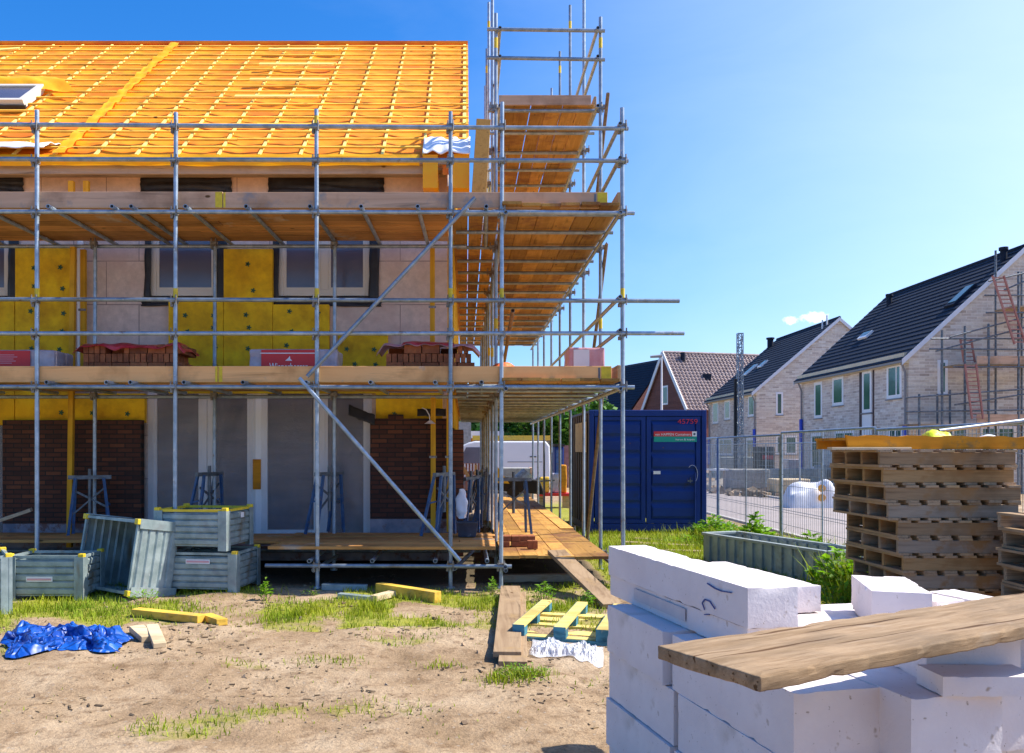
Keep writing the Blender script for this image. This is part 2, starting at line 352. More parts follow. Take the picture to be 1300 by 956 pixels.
def text_mesh(name, body, size, mat, parent, origin, xdir=(1, 0, 0), zdir=(0, 0, 1), width=None, align='LEFT', depth=.002):
    cu = bpy.data.curves.new(name, 'FONT'); cu.body = body; cu.size = size; cu.extrude = depth; cu.align_x = align
    o = bpy.data.objects.new('tmp', cu); COL.objects.link(o)
    dg = bpy.context.evaluated_depsgraph_get(); me = bpy.data.meshes.new_from_object(o.evaluated_get(dg))
    bpy.data.objects.remove(o)
    xs = [v.co.x for v in me.vertices]; w = max(xs) - min(xs); k = (width / w) if width else 1
    X = Vector(xdir).normalized(); Z = Vector(zdir).normalized(); N = X.cross(Z) * 1.0
    W = WL[parent.name]
    for v in me.vertices:
        c = v.co.copy(); v.co = Vector(origin) + X * c.x * k + Z * c.y + N * c.z - W
    me.materials.clear(); me.materials.append(mat)
    t = bpy.data.objects.new(name, me); COL.objects.link(t); t.parent = parent; WL[t.name] = W.copy()
    return t
def roughen(o, amp, scale, levels=2, chips=0):
    me = o.data; bm = bmesh.new(); bm.from_mesh(me)
    for _ in range(levels):
        bmesh.ops.subdivide_edges(bm, edges=[e for e in bm.edges if e.calc_length() > .03], cuts=1, use_grid_fill=True)
    bm.normal_update()
    for v in bm.verts:
        p = v.co * scale
        sharp = max([e.calc_face_angle(0) for e in v.link_edges] + [0]) > .7
        n = noise.noise(p) * amp
        if sharp: n -= abs(noise.noise(p * 2.7 + Vector((5, 1, 2)))) * amp * 2.2 + (chips if noise.noise(p * 4 + Vector((9, 9, 9))) > .33 else 0)
        v.co += v.normal * n
    bm.to_mesh(me); bm.free()
def ss(a, b, x):
    t = max(0, min(1, (x - a) / (b - a))); return t * t * (3 - 2 * t)
def gz(x, y):
    """ground height"""
    z = -.14 * ss(10.5, 16, y) if x > 1.9 or y > 22 else -.14 * ss(15, 24, y)
    if y < 26 and abs(x) < 14:
        z += .035 * noise.noise(Vector((x * .5, y * .5, 0))) + .034 * noise.noise(Vector((x * 1.7, y * 2.1, 3))) + .018 * noise.noise(Vector((x * 5, y * 5, 7))) + .008 * noise.noise(Vector((x * 11, y * 11, 2)))
    if y < 9.4 and x < 1.6:
        for c_, s_ in ((5.9, 1), (7.45, -1)):
            e = (y - c_ - .12 * x - .25 * math.sin(x * .55 + c_)) / .13
            if abs(e) < 3: z += (-.030 * math.exp(-e * e) + .016 * math.exp(-(abs(e) - 1.5) ** 2 * 3)) * (1 + .5 * math.sin(x * 34) * math.exp(-e * e)) * (.55 + .45 * noise.noise(Vector((x, c_, 0))))
    if x > 6.0: z = z * (1 - ss(6.0, 6.6, x)) + -.15 * ss(6.0, 6.6, x)
    return z
# =================================================================== HOUSE UNDER CONSTRUCTION
YF = 11.4; GX = -.25; XL = -9.0
house = thing('terraced_house', 'unfinished terraced house with orange roof membrane and yellow insulation behind the scaffolding', 'house', (-4.5, YF, .0))
def fx(px): return PX(px, YF)
def fz(py): return PZ(py, YF)
def holes_wall(b, x0, x1, z0, z1, y0, y1, holes):
    xs = sorted({x0, x1} | {h[0] for h in holes} | {h[1] for h in holes}); zs = sorted({z0, z1} | {h[2] for h in holes} | {h[3] for h in holes})
    xs = [x for x in xs if x0 <= x <= x1]; zs = [z for z in zs if z0 <= z <= z1]
    for i in range(len(xs) - 1):
        run = None
        for j in range(len(zs) - 1):
            cx, cz = (xs[i] + xs[i+1]) / 2, (zs[j] + zs[j+1]) / 2
            solid = not any(h[0] < cx < h[1] and h[2] < cz < h[3] for h in holes)
            if solid: run = [run[0], zs[j+1]] if run else [zs[j], zs[j+1]]
            if (not solid or j == len(zs) - 2) and run:
                b.box((xs[i], y0, run[0]), (xs[i+1], y1, run[1])); run = None
wins_up = [(fx(-110), fx(20), fz(380), 5.16), (fx(188), fx(284), fz(380), 5.16), (fx(350), fx(477), fz(380), 5.16)]
wins_dn = [(fx(-180), fx(15), .30, 2.58), (fx(187), fx(472), .30, 2.58)]
b = B(); holes_wall(b, XL, GX, .1, 5.4, YF, YF + .3, wins_up + wins_dn)
b.build('wall', m_block_wall, house)
# gable wall following the roof pitch
RY, RZ, EY, EZ = 15.45, 9.17, 10.95, 5.47
BY = 19.9
def roofz(y): return EZ + (RZ - EZ) * (1 - abs(y - RY) / (RY - EY))
b = B(); b.poly([(GX, YF + .3, .1), (GX, BY, .1), (GX, BY, roofz(BY) - .3), (GX, RY, RZ - .3), (GX, YF + .3, roofz(YF + .3) - .3)], (-.25, 0, 0))
b.build('gable_wall', m_block_wall, house)
b = B(); b.box((XL, BY - .25, .1), (GX - .25, BY, 5.4)); b.build('wall', m_block_wall, house)
b = B(); b.box((XL, YF + .3, 2.55), (GX - .25, BY - .25, 2.75)); b.box((XL, YF + .3, .1), (GX - .25, BY - .25, .3)); b.box((XL, YF+.3, 5.2), (GX - .25, BY-.25, 5.3)); b.build('floor_slab', m_concrete, house)
b = B(); b.box((XL, YF + .3, .3), (XL + .2, BY - .25, 5.2)); b.build('wall', m_block_wall, house, 'party wall at the left end')
# gable insulation boards
b = B(); b.box((GX, YF + .05, 1.9), (GX + .09, 13.6, 5.25)); b.box((GX, 13.603, .5), (GX + .09, 16.4, 6.6)); b.box((GX, 16.403, .5), (GX + .09, 19.6, 5.3))
b.build('insulation', m_insul, house, 'yellow insulation on the gable')
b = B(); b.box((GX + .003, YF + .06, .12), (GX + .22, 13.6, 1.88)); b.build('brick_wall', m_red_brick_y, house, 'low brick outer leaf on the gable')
# insulation panels on the front
ins = [(-110, 23, 384, 540), (24, 94, 317, 540), (94, 187, 500, 537), (217, 286, 384, 500), (286.5, 348, 318, 500), (348.5, 419, 388, 500), (430, 493, 423, 500), (478, 562, 499, 537)]
random.seed(3)
for (a, c, t, u) in ins:
    o = B().box((fx(a), YF - .1, fz(u)), (fx(c), YF - .002, fz(t))).build('insulation', m_insul, house, bevel=.006)
    # plugs
    cols = max(1, round((c - a) / 42)); rows = 0
    ys = [y for y in (338, 366, 398, 418, 441, 463, 525) if t + 6 < y < u - 6]
    for y in ys:
        for k in range(cols):
            px = a + (k + .5) * (c - a) / cols + random.uniform(-6, 6)
            if px < 0: continue
            p = P3(px, y + random.uniform(-3, 3), YF - .1)
            q = B().tube(p + Vector((0, 0, 0)), p + Vector((0, -.012, 0)), .02, 7)
            for s_ in range(5):
                an = s_ * 1.257; q.bar(p + Vector((0, -.006, 0)), p + Vector((math.cos(an) * .034, -.006, math.sin(an) * .034)), .014, .012, (0, 1, 0))
            q.build('fixing', m_plug, o)
# brick outer leaf
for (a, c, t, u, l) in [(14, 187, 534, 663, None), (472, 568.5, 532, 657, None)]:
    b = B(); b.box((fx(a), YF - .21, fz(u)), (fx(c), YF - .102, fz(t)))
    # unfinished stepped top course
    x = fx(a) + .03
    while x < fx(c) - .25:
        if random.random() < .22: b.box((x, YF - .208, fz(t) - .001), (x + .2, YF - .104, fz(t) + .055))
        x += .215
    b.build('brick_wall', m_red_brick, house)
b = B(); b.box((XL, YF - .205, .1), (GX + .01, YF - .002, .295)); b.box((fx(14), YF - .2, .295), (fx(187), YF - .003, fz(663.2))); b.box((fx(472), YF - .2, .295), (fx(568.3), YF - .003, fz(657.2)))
b.build('plinth', m_plinth, house)
# upper windows
def window(x0, x1, z0, z1, panes, mat_f, mat_g, name='window', y=YF + .02, ft=.085):
    b = B(); d = .07
    b.box((x0, y, z0), (x0 + ft, y + d, z1)); b.box((x1 - ft, y, z0), (x1, y + d, z1))
    b.box((x0 + ft, y, z0), (x1 - ft, y + d, z0 + ft)); b.box((x0 + ft, y, z1 - ft), (x1 - ft, y + d, z1))
    xs = [x0 + ft]
    for pr in panes[:-1]:
        xm = x0 + (x1 - x0) * pr; b.box((xm - ft * .6, y, z0 + ft), (xm + ft * .6, y + d, z1 - ft)); xs += [xm - ft * .6, xm + ft * .6]
    xs.append(x1 - ft)
    f = b.build(name, mat_f, house, bevel=.006)
    for i in range(0, len(xs), 2):
        # inner sash
        s = B(); a, c = xs[i], xs[i+1]; st = .035
        s.box((a, y + .015, z0 + ft), (a + st, y + .05, z1 - ft)); s.box((c - st, y + .015, z0 + ft), (c, y + .05, z1 - ft))
        s.box((a + st, y + .015, z0 + ft), (c - st, y + .05, z0 + ft + st)); s.box((a + st, y + .015, z1 - ft - st), (c - st, y + .05, z1 - ft))
        s.build('sash', mat_f, f)
        B().box((a + st, y + .03, z0 + ft + st), (c - st, y + .04, z1 - ft - st)).build('pane', mat_g, f)
for (a, c, z0, z1), pn in zip(wins_up, ([.5, 1], [1], [.5, 1])):
    window(a + .02, c - .06, z0 + .05, z1 - .05, pn, m_frame, m_glass)
    # black weather film round the opening
    def strip(x0, x1, za, zb, amp=.02):
        g = B(); g.grid(lambda u, v: (x0 + (x1 - x0) * u + amp * noise.noise(Vector((za * 3 + u, v * 5, 1))), YF - .03 - .02 * noise.noise(Vector((u * 4, v * 6, x0))), za + (zb - za) * v + amp * noise.noise(Vector((u * 5, v, x0)))), 12 if x1 - x0 > .4 else 3, 12)
        o = g.build('weather_film', m_black_film, house, fix=False); sd = o.modifiers.new('t', 'SOLIDIFY'); sd.thickness = .006
    strip(a - .04, a + .05, z0 - .06, z1); strip(c - .09, c + .05, z0 - .06, z1); strip(a - .08, c + .08, z0 - .10, z0 + .03)
    strip(a - .10, c + .12, fz(248), fz(226), .014)
# ground floor frames + dust sheets
window(fx(-180), fx(15), .31, 2.56, [.5, 1], m_frame, m_film_glass)
window(fx(187), fx(262), .31, 2.56, [.95, 1][1:], m_white_frame, m_film_glass)
window(fx(262.5), fx(324), .31, 2.56, [1], m_white_frame, m_film_glass)
dx0, dx1 = fx(324.5), fx(404)
b = B(); y = YF - .03
for s in ((dx0, dx0 + .17, .31, 2.56), (dx1 - .06, dx1, .31, 2.56), (dx0 + .17, dx1 - .06, .31, .50), (dx0 + .17, dx1 - .06, 2.44, 2.56)): b.box((s[0], y, s[2]), (s[1], y + .07, s[3]))
door = b.build('door', m_white_frame, house, 'tall white framed glazed door with an orange protection board', bevel=.006)
B().box((dx0 + .17, y + .03, .50), (dx1 - .06, y + .04, 2.44)).build('pane', m_film_glass, door)
B().box((fx(322), y - .02, fz(621)), (fx(332), y - .001, fz(583))).build('protection_board', m_amber_timber, door)
window(fx(404.5), fx(472), .31, 2.56, [1], m_white_frame, m_film_glass)
for (a, c) in ((-120, 12), (189, 323), (333, 398), (406, 471)):
    x0, x1 = fx(a), fx(c)
    g = B(); g.grid(lambda u, v: (x0 + (x1 - x0) * u, YF - .075 + .05 * abs(noise.noise(Vector((u * 2.2 + v * 2.5 + a, v * 3 - u, 2)))) - .035 * abs(noise.noise(Vector((u * 5 - v * 4, v * 6, a)))) + .008 * noise.noise(Vector((u * 16, v * 9, a))), .33 + 2.3 * v + .03 * u), 50, 90)
    g.build('dust_sheet', m_sheet, house, fix=False)
# eaves
b = B(); b.box((XL, EY + .09, 5.335), (GX - .02, EY + .40, 5.36)); b.box((XL, EY + .05, 5.27), (fx(555), EY + .09, 5.40)); b.build('fascia', m_dark_timber, house, bevel=.004)
b = B(); b.bar((XL, EY + .02, 5.40), (GX + .05, EY + .02, 5.40), .05, .04); b.build('eave_batten', m_dark_timber, house)
for px in (88, 107, 551):
    B().box((PX(px, 11.1), 11.06, 4.6), (PX(px, 11.1) + .07, 11.12, 5.2)).build('eave_strut', m_orange_timber, house)
# roof membrane: front and back slope, sagging between the counter battens
sl = Vector((0, RY - EY, RZ - EZ)); SL = sl.length; sd_ = sl.normalized(); nn = Vector((0, -sd_.z, sd_.y))
RX = .045
cb = [RX - .06 - .545 * k for k in range(0, 17)]
def mem(u, v, back=False):
    x = XL + (RX - XL) * u; s = SL * v
    k = ((RX - .06 - x) / .545) % 1.0
    sag = -.022 * math.sin(math.pi * k) + .016 * noise.noise(Vector((x * 2.2, s * 5, 4))) + .010 * noise.noise(Vector((x * 6, s * 14, 9)))
    p = Vector((x, EY, EZ)) + sd_ * s + nn * sag
    if back: p.y = 2 * RY - p.y
    return p
b = B(); b.grid(mem, 190, 90); o = b.build('roof_membrane', m_membrane, house, fix=False)
b = B(); b.grid(lambda u, v: mem(u, v, True), 40, 20); b.build('roof_membrane', m_membrane, house, 'back roof slope', fix=False)
b = B(); b.poly([(RX - .35, EY + .03, EZ - .22), (RX - .35, RY, RZ - .22), (RX - .35, RY, RZ - .05), (RX - .35, EY + .03, EZ - .05)], (.33, 0, 0)); b.build('verge_box', m_membrane, house)
# membrane flap hanging over the eave
def flap(u, v):
    x = XL + (fx(535) - XL) * u; a = 1 - v
    return Vector((x, EY - .03 - .035 * math.sin(a * 3) + .02 * noise.noise(Vector((x * 3, a * 2, 1))), EZ + .03 - .15 * a - .02 * noise.noise(Vector((x * 1.6, 0, 3))) * a))
b = B(); b.grid(flap, 150, 5); b.build('membrane_flap', m_membrane2, house, fix=False)
# counter battens (up the slope) and tile battens (across)
for i, x in enumerate(cb):
    if x < XL: break
    p = Vector((x, EY, EZ)) + nn * .015 + sd_ * .05; q = p + sd_ * (SL - .15)
    B().bar(p, q, .035 if i else .05, .025, nn).build('counter_batten', m_counter, house)
rows = [(.26 + .310 * k) for k in range(0, 18)]
for i, s in enumerate(rows):
    b = B(); x = XL; k = i * .7
    while x < RX:
        L = 3.3 if x > XL else 1.2 + (i * 1.37) % 2.6
        x2 = min(RX + .0, x + L)
        c = Vector((0, EY, EZ)) + sd_ * s + nn * (.042 + .004 * random.random())
        b.bar(Vector((x + .003, c.y, c.z)), Vector((x2 - .003, c.y, c.z + random.uniform(-.006, .006))), .032, .026, nn); x = x2
    b.build('batten', m_batten, house)
b = B(); b.bar((XL, RY, RZ + .02), (RX, RY, RZ + .02), .10, .05); b.build('ridge_board', m_membrane, house)
# diagonal looking membrane joint between the two houses, straight up the slope
def seam(u, v):
    x = PX(226, RY) + (u - .5) * .17 * (1 + .3 * noise.noise(Vector((0, v * 9, 5)))); s = SL * (.0 + .98 * v)
    return Vector((x, EY, EZ)) + sd_ * s + nn * (.066 + .02 * noise.noise(Vector((u * 2, v * 24, 2))) + .012 * math.sin(v * 110))
b = B(); b.grid(seam, 5, 120); b.build('membrane_seam', m_membrane2, house, fix=False)
# lifted membrane sheet over the skylight, white film rolls at the eaves
def onroof(px, py, off=.06):
    # where a line of sight meets the roof plane (reads a place on the roof off the photo)
    d = Vector(((px - CX) / F, 1, -(py - CY) / F)); p0 = Vector((0, EY, EZ)) + nn * off; e = Vector((0, 0, EYE))
    return e + d * ((p0 - e).dot(nn) / d.dot(nn))
A_, B_, C_, D_ = onroof(-60, 97), onroof(75, 103), onroof(105, 120), onroof(-60, 112)
B_ = onroof(70, 101); C_ = onroof(98, 119)
b = B(); b.grid(lambda u, v: (A_.lerp(B_, u)).lerp(D_.lerp(C_, u), v) + nn * (.04 + .05 * noise.noise(Vector((u * 5, v * 3, 1))) + .05 * math.sin(v * 3.1)), 40, 12)
b.build('lifted_membrane', m_membrane2, house, fix=False)
s0, s1, s2, s3 = onroof(-40, 112), onroof(44, 112), onroof(34, 134), onroof(-40, 134)
mid = (s0 + s1 + s2 + s3) / 4; xv = Vector((1, 0, 0)); 
sx0, sx1 = PX(-45, 12.6), PX(38, 12.6); sa = (onroof(20, 133).y - EY) / sd_.y; sb_ = (onroof(20, 113).y - EY) / sd_.y
def rp(x, s, h): return Vector((x, EY, EZ)) + sd_ * s + nn * h
b = B()
for (xa, xb, a_, c_) in ((sx0, sx1, sa, sa + .08), (sx0, sx1, sb_ - .08, sb_), (sx0, sx0 + .08, sa + .08, sb_ - .08), (sx1 - .08, sx1, sa + .08, sb_ - .08)):
    b.poly([rp(xa, a_, .03), rp(xb, a_, .03), rp(xb, c_, .03), rp(xa, c_, .03)], nn * .12)
rw = b.build('roof_window', m_frame, house, 'skylight set in the orange roof')
b = B(); b.poly([rp(sx0 + .08, sa + .08, .09), rp(sx1 - .08, sa + .08, .09), rp(sx1 - .08, sb_ - .08, .09), rp(sx0 + .08, sb_ - .08, .09)], nn * .03); b.build('pane', m_glass, rw)
b = B(); b.poly([rp(sx0 - .03, sa - .05, .03), rp(sx1 + .03, sa - .05, .03), rp(sx1 + .03, sa - .005, .03), rp(sx0 - .03, sa - .005, .03)], nn * .05); b.build('flashing', m_black_film, rw)
def draped(x0, x1, y0, z0, y1, z1, name, label, mat):
    b = B(); b.grid(lambda u, v: (x0 + (x1 - x0) * u, y0 + (y1 - y0) * v + .03 * noise.noise(Vector((u * 6, v * 4, x0))), z0 + (z1 - z0) * v + .05 * noise.noise(Vector((u * 5, v * 4, 8 + x0))) + .05 * math.sin(v * 3.14)), 24, 12)
    o = b.build(name, mat, house, label, fix=False); o.modifiers.new('t', 'SOLIDIFY').thickness = .008
    return o
draped(PX(537, EY), PX(597, EY), EY - .10, PZ(196, EY), EY + .42, PZ(176, EY) + .17, 'eave_film', 'white plastic film over the right end of the eave', m_whitefilm)
draped(PX(-80, EY), PX(60, EY), EY - .10, PZ(190, EY), EY + .4, PZ(181, EY) + .1, 'eave_film', 'white plastic film over the left end of the eave', m_whitefilm)
b = B(); b.box((PX(537, EY), EY - .05, PZ(240, EY)), (PX(556, EY), EY + .35, PZ(198, EY))); b.box((PX(575, EY), EY - .04, PZ(240, EY)), (PX(596, EY), EY + .4, PZ(197, EY))); b.build('eave_end_board', m_membrane2, house)
# loose bundles of battens lying on the roof
for k, (xa, xb, y) in enumerate(((341, 430, 63), (329, 423, 82), (317, 413, 101.5), (298, 404, 123))):
    p, q = onroof(xa, y, .085), onroof(xb, y, .085); t = thing('batten_bundle', ['topmost', 'second from top', 'third from top', 'lowest'][k] + ' of the four loose batten pairs lying across the orange roof', 'battens', (p + q) / 2, 'loose battens on the roof')
    for j in range(2): B().bar(p + sd_ * .045 * j, q + sd_ * .045 * j + Vector((.05 * j, 0, 0)), .034, .03, nn).build('batten', m_counter, t)
t = thing('batten_bundle', 'short batten bundle lying on the roof at the left edge of the photo', 'battens', onroof(10, 63, .085), 'loose battens on the roof')
for j in range(2): B().bar(onroof(-30, 66, .085) + sd_ * .045 * j, onroof(24, 62, .085) + sd_ * .045 * j, .034, .03, nn).build('batten', m_counter, t)

# =================================================================== SCAFFOLDING
YO, YI = 9.55, 11.0; XI, XO = .41, 1.82; BAY = 1.6
sc = thing('scaffolding', 'tube and board scaffolding wrapped round the front and gable of the unfinished house', 'scaffolding', (XI, YO, 0))
TR = .0245
front = [(-6.55, 140), (PX(47, YO), 140), (PX(222, YO), 143), (PX(403, YO), 139), (PX(572, YO), 142), (XI, 130), (XO, 137)]
def standard(x, y, top, base=0.0, bands=(), lean=0.0, coup=(), cdir=(0, -1, 0)):
    b = B(); b.tube((x, y, base), (x + lean, y, top), TR, 10, hollow=False)
    b.tube((x, y, base), (x, y, base + .02), .05, 8)
    s = b.build('standard', m_tube, sc)
    for z in bands:
        B().tube((x + lean * z / top, y, z - .07), (x + lean * z / top, y, z + .07), TR + .0012, 10, caps=False).build('paint_band', m_yellowband, s)
    c = Vector(cdir)
    if coup:
        for z in coup:
            q = B()
            xx = x + lean * z / top
            q.tube((xx, y, z - .03), (xx, y, z + .03), TR + .012, 8); p = Vector((xx, y, z)) + c * .045
            q.bar(p + Vector((-.045, 0, .0)), p + Vector((.045, 0, 0)), .05, .05, (0, 0, 1))
            q.tube(p + Vector((.03, -.03, -.06)), p + Vector((.03, -.03, .06)), .009, 6); q.tube(p + Vector((-.03, -.02, -.05)), p + Vector((-.03, -.02, .06)), .008, 6)
            q.box((xx - .05, y - .03, z - .07), (xx - .02, y + .03, z - .03))
            q.build('coupler', m_coupler, s)
    return s
ZL = [.27, PZ(491, YO), PZ(270, YO)]   # ledger heights
ZR = [PZ(424, YO), PZ(382, YO), PZ(205, YO), PZ(162, YO)]
for i, (x, t) in enumerate(front):
    standard(x, YO, PZ(t, YO), 0, (PZ(374, YO),) + (() if i in (3, 5) else ()) + ((PZ(155, YO),) if i == 3 else ()), .012 * ((i * 7) % 3 - 1), (ZL if x > -2.3 else ZL[1:]) + ZR)
for x in (-6.55, PX(120, YI), PX(272, YI), PX(424, YI)):
    standard(x, YI, 4.35, .0, (), .01, [ZL[1], ZL[2]])
tops = [None, 7.43, 9.31, 9.31, 9.28, 9.27, 8.4, 7.4, 6.4]
for k in range(1, 9):
    y = YO + BAY * k
    lv = [ZL[0] - .05, 2.33, 4.33] + ([6.22] if k < 7 else [])
    for x in (XI, XO):
        standard(x, y, tops[k] + (.05 if x == XI else 0), -.02, (3.1 + .2 * (k % 2), tops[k] - .35) if k in (1, 3, 4) else (3.1 + .2 * (k % 2),), .006 * (k % 3 - 1), lv if k < 5 else (), (1, 0, 0) if x == XO else (-1, 0, 0))
# ledgers and guard rails
def tube_part(name, p, q, hollow=True, label=None, r=TR, mat=None):
    return B().tube(p, q, r, 10, hollow=hollow).build(name, mat or m_tube, sc, label)
yo = YO - .05
for z in ZL: tube_part('ledger', (-9 if z > 1 else -2.3, yo, z), (XI + .12 if z < 1 else XI + .3, yo, z - .01))
tube_part('ledger', (XI - .1, yo, ZL[1] - .005), (XO + .12, yo, ZL[1] - .01)); tube_part('ledger', (XI - .1, yo, ZL[2] - .005), (XO + .12, yo, ZL[2] - .02))
for z in ZL[1:]: tube_part('ledger', (-9, YI + .05, z - .02), (PX(592, YI), YI + .05, z - .02))
tube_part('ledger', (-9, YI + .05, .25), (.2, YI + .05, .25))
tube_part('guard_rail', (-9, yo, ZR[0] + .0), (PX(867, YO), yo, ZR[0] - .0))
tube_part('guard_rail', (-9, yo, ZR[1] + .02), (PX(861, YO), yo, ZR[1] - .01))
tube_part('guard_rail', (-9, yo, ZR[2] + .02), (XO + .05, yo, ZR[2] - .01))
tube_part('guard_rail', (-9, yo, ZR[3] + .04), (XO + .05, yo, ZR[3] - .03))
y1 = YO + BAY
tube_part('guard_rail', (XI - .12, y1 - .05, PZ(39.5, y1)), (XO + .05, y1 - .05, PZ(41.5, y1))); tube_part('guard_rail', (XI - .12, y1 - .05, PZ(75.5, y1)), (XO + .05, y1 - .05, PZ(78, y1)))
YE = YO + BAY * 8
for z in (2.30, 4.31):
    for x in (XI + .05, XO - .05): tube_part('ledger', (x, YO - .12, z), (x, YE, z))
for x in (XI + .05, XO - .05): tube_part('ledger', (x, y1 - .1, 6.2), (x, YO + BAY * 6 + .2, 6.2)); tube_part('ledger', (x, YO - .1, .22), (x, YE, .22))
for z in (ZR[0], ZR[1], ZR[2] - .02, ZR[3] - .02): tube_part('guard_rail', (XO - .05, YO - .1, z + .03), (XO - .05, YE, z + .0))
for z in (6.86, 7.24):
    tube_part('guard_rail', (XO - .05, y1 - .1, z), (XO - .05, YO + BAY * 6, z)); tube_part('guard_rail', (XI + .05, y1 - .1, z), (XI + .05, YO + BAY * 2.6, z - .02))
tube_part('ledger', (XI - .15, y1 + .0, PZ(727, YO)), (XO + .1, y1 + .0, PZ(726, YO)))
# transoms
for px in (-100, -20, 68, 148, 172, 240, 316, 396, 460, 531, 617): tube_part('transom', (PX(px, YO), YO - .13, PZ(266, YO)), (PX(px, YO) + .04, YI + .25, PZ(266, YO)))
for px in (-100, -20, 66, 141, 171, 238, 312, 391, 472, 553, 611): tube_part('transom', (PX(px, YO), YO - .13, PZ(486.5, YO)), (PX(px, YO) + .03, YI + .2, PZ(486.5, YO)))
for px in (395, 474, 553, 618): tube_part('transom', (PX(px, YO), YO - .12, .33), (PX(px, YO), YI + .2, .32))
tube_part('transom', (XI + .045, YO - .12, PZ(718, YO)), (XI + .045, YO + 3, PZ(718, YO)))
k = 0; y = YO + .12
while y < YE:
    for z, x0 in ((2.345, -.12), (4.355, -.12)): tube_part('transom', (x0, y, z), (XO + .05, y + .02, z))
    if y > y1 - .2 and y < YO + BAY * 6: tube_part('transom', (XI - .1, y + .0, 6.22), (XO + .06, y, 6.22))
    y += .8
# braces
tube_part('brace', P3(603, 251, YO - .1), P3(390, 478, YO - .1)); tube_part('brace', P3(380, 480, YO - .15), P3(584, 712, YO - .15))
tube_part('brace', (1.87, 10.85, 6.28), (1.87, 12.3, 4.6), mat=m_rusty); tube_part('brace', (1.87, 10.97, 4.33), (1.87, 12.55, 2.5), mat=m_rusty); tube_part('brace', (1.87, 11.3, 2.36), (1.87, 12.8, .1), mat=m_rusty)
tube_part('brace', (XI + .15, 9.8, 3.25), (XI + .15, 14.2, 2.5), mat=m_rusty)
b = B().tube(P3(398, 724, YO - .0), P3(428, 706, YO + .8), TR, 10, hollow=True).build('brace', m_tube, sc)
b = B().tube(P3(577, 722, YO - .05), P3(600, 700, YO + 1), TR, 10, hollow=True).build('brace', m_tube, sc)
# decks: planks of each level
def deck(x0, x1, y0, y1, z, axis, n, L, name='deck', label=None, mat=None, jag=.04, seed=1, gap=.006, gaps=None):
    rr = random.Random(seed); b = B()
    w = ((y1 - y0) if axis == 'X' else (x1 - x0)) / n
    for i in range(n):
        a = (x0 if axis == 'X' else y0); e = (x1 if axis == 'X' else y1)
        p = a + rr.uniform(-jag, jag); nxt = a + rr.uniform(.4, 1) * L
        while p < e - .05:
            q = min(nxt, e + rr.uniform(-jag, jag)); zz = z + rr.uniform(-.008, .008); tl = rr.uniform(-.006, .006)
            g = gap * rr.uniform(.2, .8)
            if gaps and i in gaps: g += .009
            if axis == 'X': c0 = y0 + i * w + g; c1 = y0 + (i + 1) * w - g * .3; vs = [(p + .004, c0, zz - .036), (q - .004, c0, zz - .036 + tl), (q - .004, c1, zz - .036 + tl), (p + .004, c1, zz - .036), (p + .004, c0, zz), (q - .004, c0, zz + tl), (q - .004, c1, zz + tl), (p + .004, c1, zz)]
            else: c0 = x0 + i * w + g; c1 = x0 + (i + 1) * w - g * .3; vs = [(c0, p + .004, zz - .036), (c1, p + .004, zz - .036), (c1, q - .004, zz - .036 + tl), (c0, q - .004, zz - .036 + tl), (c0, p + .004, zz), (c1, p + .004, zz), (c1, q - .004, zz + tl), (c0, q - .004, zz + tl)]
            b.add(vs, [(0,3,2,1),(4,5,6,7),(0,1,5,4),(1,2,6,5),(2,3,7,6),(3,0,4,7)])
            p = q; nxt = q + L
    return b.build(name, mat or (m_deckx if axis == 'X' else m_decky), sc, label, bevel=.003)
deck(-9, -.18, 9.62, 11.05, 2.42, 'X', 6, 3.9, label='lower front working platform', seed=2)
deck(-9, -.18, 9.62, 11.12, 4.44, 'X', 6, 3.9, label='upper front working platform', seed=5)
deck(-2.26, .38, 9.52, 11.1, .485, 'X', 7, 3.9, label='ground level platform in front of the glazed doors', seed=8)
deck(-6.6, -2.28, 10.2, 11.1, .485, 'X', 4, 3.9, label='narrow ground level platform behind the steel bins', seed=9)
deck(-.16, .40, 9.75, YE, 2.422, 'Y', 3, 3.9, label='narrow inner boards beside the gable, lower level', seed=11, gaps=(1, 2))
deck(-.16, .40, 9.75, YE, 4.442, 'Y', 3, 3.9, label='narrow inner boards beside the gable, upper level', seed=12, gaps=(1, 2))
deck(.42, 1.77, 9.50, YE, 2.422, 'Y', 6, 3.9, label='lower gable platform', seed=13, gaps=(3, 5))
deck(.42, 1.77, 9.50, YE, 4.442, 'Y', 6, 3.9, label='upper gable platform', seed=14, gaps=(4,))
deck(.45, 1.75, 11.22, YO + BAY * 6.2, 6.30, 'Y', 6, 3.9, label='topmost gable platform', seed=15, gaps=(2, 4))
deck(.42, 1.68, 9.58, 21.5, .375, 'Y', 6, 3.9, label='ground level gable walkway', seed=16, jag=.06)
